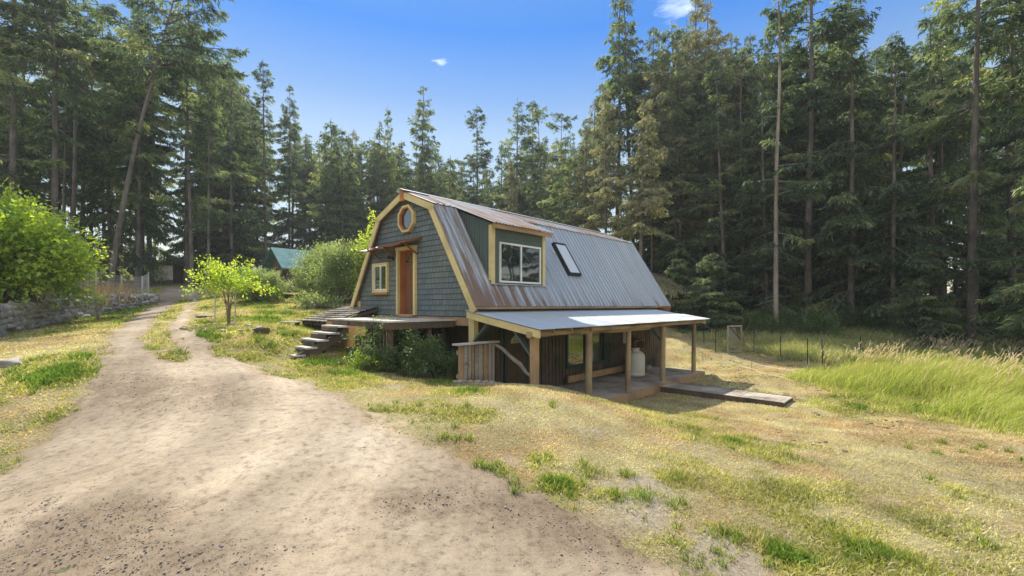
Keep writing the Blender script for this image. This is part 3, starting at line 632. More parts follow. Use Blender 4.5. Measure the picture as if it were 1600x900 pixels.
mb = MB(); mb.box(.1, 11.8, .0, .10, 2.66, 3.4).box(.1, 11.8, 6.2, 6.31, .1, 3.4); mb.build('side_wall', M['boards'], barn)
MB().box(.12, 11.8, .1, 6.2, 2.55, 2.66).build('upper_floor', M['boards'], barn)
# roof sheets with standing ribs
def ribbed(mb, p, q, x0, x1, pitch=.23, rh=.028, rw=.035, th=.02):
    """sheet between profile points p,q=(v,z), ribs running down the slope"""
    d = np.array([q[0] - p[0], q[1] - p[1]]); d /= np.linalg.norm(d); n = np.array([-d[1], d[0]])
    if n[1] < 0: n = -n
    prof = []; x = x0
    while x < x1 - 1e-6:
        prof += [(x, 0), (min(x + pitch - rw * 2, x1), 0), (min(x + pitch - rw * 1.5, x1), rh), (min(x + pitch - rw * .5, x1), rh)]; x += pitch
    prof.append((x1, 0)); V = []; m = len(prof)
    for (v, z) in (p, q):
        for (x, h) in prof: V.append((x, v + n[0] * h, z + n[1] * h))
    for (v, z) in (p, q):
        for (x, h) in prof: V.append((x, v - n[0] * (th - h), z - n[1] * (th - h)))
    F_ = [(i, i + 1, m + i + 1, m + i) for i in range(m - 1)] + [(2*m+i, 3*m+i, 3*m+i+1, 2*m+i+1) for i in range(m - 1)]
    F_ += [(i, 2*m+i, 2*m+i+1, i+1) for i in range(m-1)] + [(m+i, m+i+1, 3*m+i+1, 3*m+i) for i in range(m-1)] + [(0, m, 3*m, 2*m), (m-1, 3*m-1, 4*m-1, 2*m-1)]
    return mb.add(V, F_)
rb = MB(); ribbed(rb, Pf[1], Pf[0], X0, X1); ribbed(rb, Pf[3], Pf[4], X0, X1); roof = rb.build('roof', M['roof'], barn)
ru = MB(); ribbed(ru, Pf[2], (1.54, 6.07), X0, X1); ribbed(ru, Pf[2], (4.79, 6.07), X0, X1); up = ru.build('roof_top', M['roofup'], barn)
rc = MB(); 
for sgn in (-1, 1): rc.prism([(X0 - .12, 3.165, 6.765), (X0 - .12, 3.165 + sgn * .2, 6.69), (X0 - .12, 3.165 + sgn * .2, 6.675), (X0 - .12, 3.165, 6.745)], (X1 - X0 + .14, 0, 0))
rc.build('ridge_cap', M['porchroof'], up)
# soffit under the roof edge
sf = MB()
for a, b in ((0, 1), (1, 2), (2, 3), (3, 4)):
    p, q = Pf[a], Pf[b]; sf.prism([(X0 + .02, p[0], p[1] - .03), (X0 + .02, q[0], q[1] - .03), (X0 + .02, q[0], q[1] - .07), (X0 + .02, p[0], p[1] - .07)], (X1 - X0 - .04, 0, 0))
sf.build('soffit', M['tan'], barn)
# yellow rake boards, one per slope
def rake(p, q, w=.19):
    d = np.array([q[0]-p[0], q[1]-p[1]]); d /= np.linalg.norm(d); n = np.array([d[1], -d[0]])
    if n[1] > 0: n = -n
    o = .035; m = MB(); m.prism([(X0 - .03, p[0] + n[0]*o, p[1] + n[1]*o), (X0 - .03, q[0] + n[0]*o, q[1] + n[1]*o), (X0 - .03, q[0] + n[0]*(w+o), q[1] + n[1]*(w+o)), (X0 - .03, p[0] + n[0]*(w+o), p[1] + n[1]*(w+o))], (.045, 0, 0))
    m.build('rake_board', M['yellow'], barn)
rake((-.40, 2.89), (1.57, 6.03)); rake((1.50, 6.04), (3.10, 6.675)); rake((4.83, 6.04), (3.23, 6.675)); rake((6.73, 2.89), (4.76, 6.03))
MB().box(X0 - .055, X0 + .02, 3.07, 3.26, 6.36, 6.72).build('ridge_block', M['orange'], barn)
# far end rake
mb = MB()
for p, q in ((Pf[0], Pf[1]), (Pf[1], Pf[2])): mb.prism([(X1, p[0], p[1] - .03), (X1, q[0], q[1] - .03), (X1, q[0] + .02, q[1] - .2), (X1, p[0] + .1, p[1] - .2)], (.03, 0, 0))
mb.build('rake_board', M['yellow'], barn)
# corner posts
z0 = .75
MB().box(-.06, .12, -.12, .10, z0, 2.93).build('corner_post', M['yellow'], barn, .008)
MB().box(-.05, .07, 6.22, 6.40, 2.45, 3.15).build('corner_post', M['yellow'], barn, .008)
# rim joist under the shingles
MB().box(-.02, .10, .1, 6.25, 2.42, 2.655).build('rim_beam', M['tan'], barn)
# lower storey: dark board-and-batten walls
def boards(mb, x0, x1, v, z0, z1, side=-1, w=.2, along='x'):
    t = x0; i = 0
    while t < x1:
        e = min(t + w, x1); dz = rng.uniform(-.01, .01); o = .012 * (i % 2) + rng.uniform(0, .004)
        if along == 'x': mb.box(t, e, min(v, v + side * (.03 + o)), max(v, v + side * (.03 + o)), z0, z1 + dz)
        else: mb.box(min(v, v + side * (.03 + o)), max(v, v + side * (.03 + o)), t, e, z0, z1 + dz)
        if along == 'x': mb.box(e - .022, min(e + .022, x1), min(v, v + side * .062), max(v, v + side * .062), z0, z1 - .01)
        t = e; i += 1
lw = MB(); boards(lw, .12, 11.8, .0, .12, 2.68, -1, .19); lw.build('lower_wall', M['boards'], barn)
lw = MB(); boards(lw, .6, 6.2, .62, .6, 2.45, -1, .17, 'v'); lw.build('lower_wall', M['boards'], barn)
for vv in (1.45, 2.9, 4.5, 6.1): MB().box(.0, .14, vv - .07, vv + .07, .9, 2.42).build('post', M['darkwood'], barn)
# front door (deep red-brown) with yellow casing
dz0, dz1 = 2.72, 4.80
dr = MB(); dr.box(-.045, -.02, 2.70, 3.58, dz0, dz1 - .02)
for (a, b) in ((2.80, 3.09), (3.19, 3.48)):
    for (c_, d) in ((dz0 + .15, dz0 + .75), (dz0 + .88, dz0 + 1.45)): dr.box(-.057, -.045, a, b, c_, d)
door = dr.build('front_door', M['door'], barn, .004)
fan = MB(); cv, cz = 3.14, dz1 - .42; fan.prism([(-.05, cv + .33 * math.cos(t), cz + .30 * math.sin(t)) for t in np.linspace(0, math.pi, 14)], (-.012, 0, 0)); fan.build('fanlight_pane', M['glass'], door)
fm = MB()
for t in np.linspace(0, math.pi, 6): fm.beam((-.065, cv + .05 * math.cos(t), cz + .05 * math.sin(t)), (-.065, cv + .33 * math.cos(t), cz + .30 * math.sin(t)), .015, .012, (1, 0, 0))
fm.build('fanlight_bars', M['orange'], door)
MB().tube([(-.06, 2.80, dz0 + .95), (-.11, 2.80, dz0 + .95), (-.13, 2.80, dz0 + .95)], [.02, .018, .03], 10).build('door_knob', M['black'], door)
for ob in [door] : ob.location.x = .20
MB().box(-.02, .29, 3.56, 3.578, dz0, dz1).box(-.02, .29, 2.702, 2.72, dz0, dz1).box(-.02, .29, 2.72, 3.56, dz1 - .02, dz1 - .002).build('door_jamb', M['orange'], barn)
tr = MB(); tr.box(-.12, -.02, 2.60, 2.70, dz0 - .04, dz1 + .0).box(-.12, -.02, 3.58, 3.68, dz0 - .04, dz1).box(-.125, -.02, 2.58, 3.70, dz1 + .002, dz1 + .11); tr.build('door_casing', M['yellow'], barn, .005)
MB().box(-.14, .28, 2.71, 3.57, dz0 - .09, dz0 - .005).build('door_sill', M['tan'], barn)
def window(x_or_v, a0, a1, z0, z1, axis, out, name, frame, fw, mull, sill=None, casing=None, cw=.09, depth=.05, bars=()):
    """axis 'x': window in a plane X=const facing -X, spanning v; axis 'v': plane v=const facing -v, spanning X"""
    def B(m, s0, s1, t0, t1, d0, d1):
        if axis == 'x': return m.box(x_or_v - d1, x_or_v - d0, s0, s1, t0, t1)
        return m.box(s0, s1, x_or_v - d1, x_or_v - d0, t0, t1)
    m = MB(); B(m, a0, a0 + fw, z0, z1, 0, depth); B(m, a1 - fw, a1, z0, z1, 0, depth); B(m, a0 + fw, a1 - fw, z0, z0 + fw, 0, depth - .002); B(m, a0 + fw, a1 - fw, z1 - fw, z1, 0, depth - .002)
    for t in mull: B(m, t - fw * .55, t + fw * .55, z0 + fw, z1 - fw, 0, depth - .006)
    for t in bars: B(m, a0 + fw, a1 - fw, t - .01, t + .01, 0, depth - .012)
    w = m.build(name, frame, barn)
    g = MB(); B(g, a0 + fw * .6, a1 - fw * .6, z0 + fw * .6, z1 - fw * .6, 0, .016); g.build('pane', M['glass'], w)
    if casing:
        m = MB(); e = depth + .025; B(m, a0 - cw, a0, z0 - cw, z1 + cw, 0, e); B(m, a1, a1 + cw, z0 - cw, z1 + cw, 0, e); B(m, a0, a1, z1, z1 + cw, 0, e - .002); B(m, a0, a1, z0 - cw, z0, 0, e - .002); m.build('casing', casing, w)
    if sill: m = MB(); B(m, a0 - cw - .02, a1 + cw + .02, z0 - cw - .07, z0 - cw - .003, 0, depth + .05); m.build('sill', sill, w)
    return w
window(-.02, 4.33, 5.17, 3.52, 4.40, 'x', -1, 'window', M['white'], .045, [4.75], M['orange'], M['yellow'], .075, .06)
# octagon window: yellow ring, orange reveal
oc = MB(); inn = MB(); co = (3.10, 5.80); T8 = [math.pi / 8 + i * math.pi / 4 for i in range(8)]
for i in range(8):
    a, b = T8[i], T8[(i + 1) % 8]; r0, r1, r2 = .36, .40, .47
    P = lambda t, r, x: (x, co[0] + r * math.cos(t), co[1] + r * math.sin(t))
    oc.add([P(a, r1, -.14), P(b, r1, -.14), P(b, r2, -.14), P(a, r2, -.14), P(a, r1, -.02), P(b, r1, -.02), P(b, r2, -.02), P(a, r2, -.02)], [(0,3,2,1),(0,1,5,4),(2,3,7,6)])
    inn.add([P(a, r0, -.135), P(b, r0, -.135), P(b, r1 - .002, -.135), P(a, r1 - .002, -.135), P(a, r0, -.03), P(b, r0, -.03)], [(0,3,2,1),(0,1,5,4)])
ow = oc.build('octagon_window', M['yellow'], barn); inn.build('reveal', M['orange'], ow)
MB().prism([(-.045, co[0] + .38 * math.cos(t), co[1] + .38 * math.sin(t)) for t in T8], (.012, 0, 0)).build('pane', M['glass'], ow)
# live-edge canopy over door and window
cp = MB(); n = 16; V = []
for i in range(n + 1):
    v = 2.35 + 2.75 * i / n; o = .62 + .07 * math.sin(i * 1.3) + rng.uniform(-.03, .03); z = 5.00 - .055 * i / n * 2 + .02 * math.sin(i * 2.1)
    V += [(-.02, v, z + .16), (-o, v, z - .04), (-o, v, z - .09), (-.02, v, z + .09)]
F_ = []
for i in range(n): 
    for k_ in range(4): F_.append((4*i+k_, 4*i+(k_+1) % 4, 4*i+4+(k_+1) % 4, 4*i+4+k_))
F_ += [(0, 1, 2, 3), (4*n+3, 4*n+2, 4*n+1, 4*n)]; cp.add(V, F_); can = cp.build('door_canopy', M['door'], barn)
for vv in (2.6, 3.85, 4.85): MB().beam((-.03, vv, 4.62), (-.5, vv, 4.93), .05, .05).build('bracket', M['door'], can)
lp = MB(); lp.box(-.08, -.03, 3.92, 4.02, 4.52, 4.72).tube([(-.08, 3.97, 4.68), (-.17, 3.97, 4.72), (-.20, 3.97, 4.64)], .012, 6); lamp = lp.build('wall_lamp', M['black'], barn)
MB().lathe([(.02, 4.66), (.085, 4.58), (.085, 4.56), (.05, 4.56)], (-.20, 3.97), 14).build('lamp_shade', M['black'], lamp)
# dormer continuing the upper slope
def zl(v): return 6.08 - (1.6 - v) * 1.595      # lower roof surface height at v
dm = MB(); DX0, DX1, DV = .80, 3.20, .05
def zu(v): return 6.70 - .40 * (3.165 - v)
dm.prism([(DX0, DV, zl(DV) - .1), (DX0, DV, zu(DV) - .05), (DX0, 1.75, zu(1.75) - .08), (DX0, 1.75, zl(1.6) - .1)], (.08, 0, 0))
dm.prism([(DX1 - .08, DV, zl(DV) - .1), (DX1 - .08, DV, zu(DV) - .05), (DX1 - .08, 1.75, zu(1.75) - .08), (DX1 - .08, 1.75, zl(1.6) - .1)], (.08, 0, 0))
dm.box(DX0 + .08, DX1 - .08, DV, DV + .1, zl(DV) - .08, zu(DV) - .05)
zc = zl(DV) + .03
for i in range(14):      # vertical siding grooves read as thin boards on the cheek and the face
    v = DV + .06 + i * .115
    if v < 1.55: dm.prism([(DX0, v, zl(v) + .02), (DX0, v + .10, zl(v + .1) + .02), (DX0, v + .10, zu(v + .1) - .09), (DX0, v, zu(v) - .09)], (-.012, 0, 0))
i = 0
while zc < zu(DV) - .15: dm.box(DX0 + .1, DX1 - .1, DV - .012, DV, zc, zc + .19); zc += .2
dorm = dm.build('dormer', M['greenpaint'], barn)
dr = MB(); ribbed(dr, (3.165, 6.735), (-.22, 6.735 - .40 * 3.385), .62, 3.42, .14, .022, .03); dr.build('dormer_roof', M['roofup'], dorm)
mb = MB(); mb.box(.66, 3.38, -.16, -.13, zu(-.15) - .14, zu(-.15) - .01); mb.build('fascia', M['tan'], dorm)
for a in (DX0 - .03, DX1 - .10): MB().box(a, a + .13, DV - .035, DV + .0, zl(DV) + .03, zu(DV) - .1).build('corner_board', M['yellow'], dorm)
for a in (DX0 - .032,): MB().box(a, a + .03, DV + .002, DV + .10, zl(DV) + .12, zu(DV) - .1).build('corner_board', M['yellow'], dorm)
window(DV - .012, 1.08, 2.98, 3.68, 4.88, 'v', -1, 'sliding_window', M['white'], .055, [2.03], None, None, depth=.05)
mb = MB(); mb.beam((DX0 - .05, DV - .03, zl(DV) + .02), (DX1 + .05, DV - .03, zl(DV) + .02), .05, .03); mb.build('flashing', M['porchroof'], dorm)
# skylight on the lower slope
sk = MB(); dv, dz_ = np.array([1.95, 3.11]) / np.hypot(1.95, 3.11); nn = np.array([-dz_, dv])
def sp(x, v, h): return (x, v + nn[0] * h, zl(v) + nn[1] * h)
a0, a1, v0, v1 = 5.0, 5.62, .38, 1.07
def slab(mb, a0, a1, v0, v1, h0, h1): mb.add([sp(a0,v0,h0), sp(a1,v0,h0), sp(a1,v1,h0), sp(a0,v1,h0), sp(a0,v0,h1), sp(a1,v0,h1), sp(a1,v1,h1), sp(a0,v1,h1)], [(0,3,2,1),(4,5,6,7),(0,1,5,4),(1,2,6,5),(2,3,7,6),(3,0,4,7)])
for q in ((a0-.07, a0, v0-.04, v1+.04), (a1, a1+.05, v0-.04, v1+.04), (a0, a1, v0-.04, v0), (a0, a1, v1, v1+.04)): slab(sk, *q, -.01, .13)
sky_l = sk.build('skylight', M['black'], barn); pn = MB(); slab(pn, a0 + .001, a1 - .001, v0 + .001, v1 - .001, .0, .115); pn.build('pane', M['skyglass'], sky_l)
# lower window pair, plank sill rail, lower door with half-round fanlight
window(-.055, 4.25, 5.45, .80, 2.15, 'v', -1, 'porch_window', M['greentrim'], .09, [], None, None, depth=.06)
window(-.055, 5.55, 6.75, .80, 2.15, 'v', -1, 'porch_window', M['greentrim'], .09, [], None, None, depth=.06)
dd = MB(); dd.box(1.28, 2.12, -.10, -.065, .18, 2.22); ldoor = dd.build('porch_door', M['darkwood'], barn)
fr = MB(); fr.box(1.18, 1.28, -.115, -.064, .18, 2.32).box(2.12, 2.22, -.115, -.064, .18, 2.32).box(1.28, 2.12, -.113, -.064, 2.222, 2.32); fr.build('door_frame', M['greentrim'], ldoor)
fp = MB(); fp.prism([(1.70 + .27 * math.cos(t), -.102, 1.86 + .23 * math.sin(t)) for t in np.linspace(0, math.pi, 14)], (0, -.008, 0)); fp.build('fanlight_pane', M['glass'], ldoor)
fb = MB(); 
for t in np.linspace(0, math.pi, 6): fb.beam((1.70, -.116, 1.86), (1.70 + .27 * math.cos(t), -.116, 1.86 + .23 * math.sin(t)), .012, .016, (0, 1, 0))
fb.tube([(1.70 + .27 * math.cos(t), -.116, 1.86 + .23 * math.sin(t)) for t in np.linspace(0, math.pi, 14)], .012, 5); fb.tube([(1.70 + .13 * math.cos(t), -.116, 1.86 + .11 * math.sin(t)) for t in np.linspace(0, math.pi, 10)], .008, 5); fb.build('fanlight_bars', M['palewood'], ldoor)
# porch deck
DZ = .27
dk = MB(); v = -2.42
while v < -.08: dk.box(.45, 10.55, v, min(v + .135, -.07), DZ - .035, DZ + rng.uniform(-.002, .002)); v += .142
deck = dk.build('porch_deck', M['greywood'], barn); MB().box(.45, 6.3, -2.47, -2.425, .02, DZ + .005).box(6.32, 10.6, -2.47, -2.425, .0, DZ + .006).box(10.552, 10.6, -2.42, -.07, .02, DZ).box(.5, 10.5, -2.40, -.1, .03, .10).build('deck_rim', M['tan'], deck)
# porch roof: pent sheet sloping away from the wall, pale overlay painting sunlight on its outer strip
pr = MB(); ribbed(pr, (.06, 2.86), (-2.62, 2.43), -.22, 10.6, .10, .014, .025, .008); proof = pr.build('porch_roof', M['porchroof'], barn)
pf = MB(); ribbed(pf, (-1.55, 2.619), (-2.66, 2.441), 3.4, 10.64, .10, .014, .025, .006); fo = pf.build('sunlit_sheet', M['sunlit_strip'], proof)
MB().prism([(-.20, .02, 2.83), (-.20, -2.58, 2.405), (-.20, -2.58, 2.22), (-.20, .02, 2.65)], (.045, 0, 0)).build('fascia', M['yellow'], proof)
MB().prism([(10.5, .02, 2.82), (10.5, -2.5, 2.40), (10.5, -2.5, 2.24), (10.5, .02, 2.65)], (.045, 0, 0)).build('fascia', M['yellow'], proof)
rf = MB()
for i in range(14): X = .55 + i * .75; rf.beam((X, -.05, 2.74), (X, -2.45, 2.355), .045, .10)
rf.build('rafters', M['tan'], proof)
MB().box(.0, 11.0, -.30, -.235, 2.60, 2.685).build('ledger', M['greentrim'], proof)
pts = [(x, -2.28 + .03 * math.sin(x * 1.1), 2.275 + .025 * math.sin(x * .8 + 1)) for x in np.linspace(-.25, 6.0, 12)]
MB().tube(pts, [.085 + .012 * math.sin(i * 1.9) for i in range(12)], 10).build('porch_beam', M['log'], barn)
pts = [(x, -2.42 + .03 * math.sin(x * 1.3), 2.33 + .02 * math.sin(x * .9)) for x in np.linspace(2.2, 10.7, 12)]
MB().tube(pts, [.075 + .012 * math.sin(i * 1.7) for i in range(12)], 10).build('porch_beam', M['log'], barn)
MB().box(-.10, .08, -2.35, -2.19, .70, 2.24).build('porch_post', M['tan'], barn, .008)
for X, rr0 in ((2.35, .105), (4.6, .085), (7.1, .095), (9.95, .085)):
    MB().tube([(X + .02 * math.sin(X), -2.26, .1), (X, -2.26 + .01, .9), (X + .015, -2.26, 1.6), (X, -2.27, 2.32)], [rr0 * 1.06, rr0, rr0 * .97, rr0 * .93], 12).build('porch_post', M['log'], barn)
for (a, b) in (((.0, -.05, 1.95), (.0, -.75, 2.62)), ((-.01, -2.2, 1.75), (-.01, -1.55, 2.43)), ((7.1, -2.2, 1.7), (7.1, -1.6, 2.4))):
    MB().beam(a, b, .05, .12, (1, 0, 0)).build('brace', M['greenpaint'], barn)
# cream fascia line above the porch roof where it meets the eave, gutter shadow gap board
MB().box(.15, 11.95, -.14, -.115, 2.875, 2.94).build('eave_board', M['palewood'], barn)
MB().box(11.2, 11.9, -.42, .05, 2.62, 2.9).build('eave_box', M['door'], barn)
# ================================================================== THINGS ROUND THE BARN (barn plan coordinates unless noted)
def bthing(name, label, cat, X, v, z=0, group=None):
    x, y = hw(X, v); return thing(name, label, cat, (x, y, z), KA, group)
pl = MB(); pl.prism([(4.0, 0, 0), (8.3, .02, 0.02), (8.32, .02, .24), (4.0, 0, .23)], (0, -.05, 0)); o = pl.build('leaning_plank', M['tan']); o.location = (*hw(0, -.32), DZ + .10); o.rotation_euler = (R(0), 0, KA)
tag(o, 'long raw timber plank leaning along the porch wall under the windows', 'plank')
t = bthing('water_tank', 'cream plastic water drum with narrow neck on the porch deck', 'water tank', 7.75, -.85, DZ); t.scale = (.93, .93, .93)
body = MB().lathe([(0, 0), (.36, .0), (.385, .03), (.385, .12), (.375, .13), (.385, .15), (.385, .78), (.37, .86), (.30, .96), (.19, 1.02), (.15, 1.03)], (0, 0), 36).build('body', M['tank'], t)
MB().lathe([(.15, 1.025), (.15, 1.10), (.17, 1.105), (.17, 1.14), (0, 1.15)], (0, 0), 28).build('lid', M['tank'], t)
o = link('rock', np_mesh('rock', *rocks(np.array([(0, 0, .13)]), np.array([(.2, .15, .13)]), 1, .25)), M['rock']); o.location = (*hw(9.0, -.75), DZ); tag(o, 'rounded grey rock sitting on the porch deck beside the cream drum', 'rock')
sh = MB(); sh.box(0, .9, 0, .25, 0, .04).box(.04, .09, 0, .25, -.3, 0).box(.8, .85, 0, .25, -.3, 0); o = sh.build('wall_shelf', M['door']); o.location = (*hw(8.6, -.36), 1.5); o.rotation_euler = (0, 0, KA); tag(o, 'small reddish wooden shelf on the porch wall above the cream drum', 'shelf')
pp = MB().box(0, .03, 0, .35, 0, .8).build('paper_notice', M['white']); o = pp; o.location = (*hw(8.1, -.45), 1.45); o.rotation_euler = (0, 0, KA); tag(o, 'pale board hanging on the porch wall above the cream drum', 'board')
# slat screen by the near corner, with flat cap rail
t = bthing('slat_screen', 'weathered vertical slat screen with flat pale cap rail by the barn corner', 'screen', -1.0, -.6, 0)
xs = 0.0; i = 0
while xs < 1.22:
    w = rng.uniform(.08, .15); z0 = .78; MB().box(xs, min(xs + w, 1.25), -.02 + rng.uniform(-.008, .008), .02, z0, 1.98 - rng.uniform(0, .02)).build('slat', M['greywood'] if i % 3 else M['tan'], t); xs += w + rng.uniform(.012, .05); i += 1
MB().box(-.02, 1.26, .022, .07, 1.15, 1.25).build('rail', M['greywood'], t); MB().box(-.02, 1.26, .022, .07, 1.75, 1.85).build('rail', M['greywood'], t)
MB().box(-.12, 1.36, -.12, .12, 1.985, 2.03).build('cap_rail', M['palewood'], t, .005)
pts = [(.27, -.62, 1.93), (.3, -.9, 1.82), (.25, -1.2, 1.66), (.22, -1.5, 1.52), (.18, -1.62, 1.50), (.12, -1.9, 1.30), (.05, -2.2, 1.22)]
o = MB().tube(pts, [.045, .05, .055, .06, .062, .045, .035], 9).build('branch_handrail', M['branch']); o.location = (KX, KY, 0); o.rotation_euler = (0, 0, KA)
tag(o, 'crooked peeled branch handrail between the slat screen and first porch post', 'handrail')
# walkway ramp off the deck
t = bthing('plank_walkway', 'long low weathered plank walkway running from the porch deck onto the field', 'walkway', 6.45, -2.5, 0)
rk = MB(); v = 0
while v < 3.65: rk.box(0, 1.15, -v - .13, -v, .17 - v * .004, .205 - v * .004 + rng.uniform(-.003, .003)); v += .137
rk.build('planks', M['greywood'], t); MB().box(-.05, -.002, -3.68, 0, -.06, .20).box(1.152, 1.20, -3.68, 0, -.06, .20).box(0, 1.15, -3.68, -3.64, -.06, .165).build('side_rail', M['darkwood'], t)
# entry landing, stair and skirt in front of the gable door
t = bthing('entry_landing', 'timber landing with steps up to the reddish gable door', 'landing', 0, 0, 0)
LZ = 2.60; lb = MB(); v = 2.7 - 2.05
v = .62
while v < 4.15: lb.box(-2.25, -.06, v, v + .138, LZ - .04, LZ + rng.uniform(-.002, .002)); v += .143
lb.build('landing_boards', M['palewood'], t)
MB().box(-2.24, -2.19, .65, 4.12, LZ - .22, LZ - .042).box(-2.19, -.1, .65, .70, LZ - .22, LZ - .042).box(-2.19, -.1, 4.08, 4.12, LZ - .22, LZ - .042).build('rim_beam', M['darkwood'], t)
for (X, v) in ((-2.1, .8), (-2.1, 2.35), (-2.1, 4.0), (-.9, .8), (-.9, 4.0)):
    MB().box(X - .06, X + .06, v - .06, v + .06, g1(*hw(X, v)) - .1, LZ - .225).build('post', M['darkwood'], t)
MB().prism([(-2.255, 2.3, 1.85), (-2.255, 3.45, 1.75), (-2.255, 2.95, 2.38), (-2.255, 2.3, 2.38)], (-.03, 0, 0)).build('skirt_panel', M['ply'], t)
MB().box(-2.27, -2.243, 1.75, 3.0, 2.17, 2.42).build('skirt_panel', M['ply'], t)
MB().box(-2.27, -2.243, 3.30, 4.1, 2.20, 2.52).build('skirt_panel', M['tan'], t)
la = MB()
for i in range(16): v = .75 + i * .16; la.box(-2.12, -2.10, v, v + .05, 1.35, 2.38)
la.build('lattice_skirt', M['greywood'], t)
sv0, sv1 = 2.62, 3.82; n = 5; zb = g1(*hw(-3.6, 3.2)); rise = .178; run = .31
for i in range(1, n + 1):
    X = -2.27 - run * (i - 1); zz = LZ - rise * i
    MB().box(X - .27, X + .03, sv0, sv1, zz - .045, zz).build('tread', M['palewood'], t)
for v in (sv0 + .05, sv1 - .12): MB().prism([(-2.26, v, LZ - .24), (-2.26, v, LZ - .5), (-2.27 - run * n, v, LZ - rise * n - .3), (-2.27 - run * n - .02, v, LZ - rise * n - .06)], (0, .06, 0)).build('stringer', M['darkwood'], t)
for v in (sv0 + .14,):
    for i in range(1, n + 1): X = -2.27 - run * (i - 1); MB().box(X - .02, X + .0, sv0 + .1, sv1 - .12, LZ - rise * i + .002, LZ - rise * (i - 1) - .052).build('riser', M['darkwood'], t)
# lean-to woodshed roof at the far left of the gable
t = bthing('woodshed', 'low lean-to shed with mossy shake roof beside the landing', 'shed', 0, 0, 0)
sr = MB()
for i in range(8):
    Xa, Xb = .02 - 1.72 * i / 8, .02 - 1.72 * (i + 1) / 8 - .05; za, zb_ = 2.94 - .50 * i / 8, 2.94 - .50 * (i + 1) / 8
    v = 4.95
    while v < 7.4:
        w = rng.uniform(.12, .24); q = rng.uniform(0, .05); e = rng.uniform(0, .012)
        sr.add([(Xa, v, za + e), (Xa, v + w, za + e), (Xb - q, v + w, zb_ + .035 + e), (Xb - q, v, zb_ + .035 + e), (Xb - q, v, zb_ + e), (Xb - q, v + w, zb_ + e)], [(0, 1, 2, 3), (3, 2, 5, 4)]); v += w + .008
sr.build('shake_roof', M['shake'], t)
rf = MB()
for v in (4.97, 5.75, 6.55, 7.36): rf.beam((.0, v, 2.86), (-1.68, v, 2.37), .05, .1)
rf.beam((-1.6, 4.95, 2.36), (-1.6, 7.4, 2.36), .08, .1).build('rafters', M['darkwood'], t)
for (X, v) in ((-1.6, 5.05), (-1.6, 7.3), (-.1, 7.3)): MB().box(X - .05, X + .05, v - .05, v + .05, g1(*hw(X, v)) - .1, 2.32 if X < -1 else 2.78).build('post', M['darkwood'], t)
wl = MB()
for i in range(11): X = -1.55 + i * .145; wl.box(X, X + .13, 7.30, 7.33, 1.6, 2.4 + .05 * i)
wl.build('side_boards', M['darkwood'], t)

# ================================================================== YARD THINGS
def at(px, py, d=None):
    if d is None: x, y = ray(px, py)
    else: x, y = (px - CX) / F * d, d
    return x, y, g1(x, y)
def yard(name, label, cat, px, py, d=None, rz=0, group=None, dz=0):
    x, y, z = at(px, py, d); return thing(name, label, cat, (x, y, z + dz), rz, group)
t = yard('wooden_crate', 'small dark slatted wooden crate standing on the lawn left of the steps', 'crate', 409, 521, rz=.3)
m = MB()
for i in range(6): m.box(-.17 + i * .058, -.12 + i * .058, -.1, -.085, 0, .15 + rng.uniform(-.02, .02)).box(-.17 + i * .058, -.12 + i * .058, .085, .1, 0, .15)
m.box(-.18, .18, -.085, .085, .01, .03).box(-.185, -.172, -.1, .1, .0, .14).box(.178, .19, -.1, .1, 0, .14); m.build('slats', M['darkwood'], t)
t = yard('low_bench', 'low pale plank bench on the lawn behind the steps', 'bench', 454, 509, rz=-.1)
MB().box(-.32, .32, -.13, .13, .11, .15).build('seat', M['palewood'], t)
for s in (-.24, .24): MB().box(s - .03, s + .03, -.11, .11, 0, .108).build('leg', M['darkwood'], t)
o = MB().lathe([(0, 0), (.30, 0), (.31, .03), (.2, .05), (.05, .055), (.045, .10), (0, .11)], (0, 0), 20).build('well_cover', M['palewood']); x, y, z = at(320, 495); o.location = (x, y, z + .02)
tag(o, 'pale round cover with a small knob lying flat beside the driveway', 'cover')
t = yard('tarp_platform', 'low teal tarp-covered platform on the rise behind the young tree', 'platform', 418, 459, 26, rz=.12)
MB().box(-1.4, 1.2, -.7, .7, .05, .22).build('deck', M['tarp'], t, .03); MB().box(-1.45, 1.35, -.76, -.71, -.15, .2).build('edge_log', M['darkwood'], t)
# beige storage shed at the far end of the driveway
t = yard('storage_shed', 'small beige-panelled storage shed at the far end of the driveway', 'shed', 253, 440, 45, rz=.08)
m = MB()
for i in range(6): m.box(-1.05 + i * .35, -1.05 + i * .35 + .335, -.03, .0, .3, 1.75)
m.build('front_panel', M['beige'], t); MB().box(-1.1, 1.1, .002, 1.6, .3, 1.8).build('wall', M['darkwood'], t); MB().box(-1.15, 1.15, .0, 1.6, .08, .28).build('base', M['darkwood'], t)
MB().prism([(-1.5, -.35, 1.95), (-1.5, 1.9, 2.25), (-1.5, 1.9, 2.35), (-1.5, -.35, 2.05)], (3.0, 0, 0)).build('roof', M['darkwood'], t)
MB().box(-.9, -.8, .1, .2, -.5, .08).build('footing', M['darkwood'], t); MB().box(.8, .9, .1, .2, -.5, .08).build('footing', M['darkwood'], t)
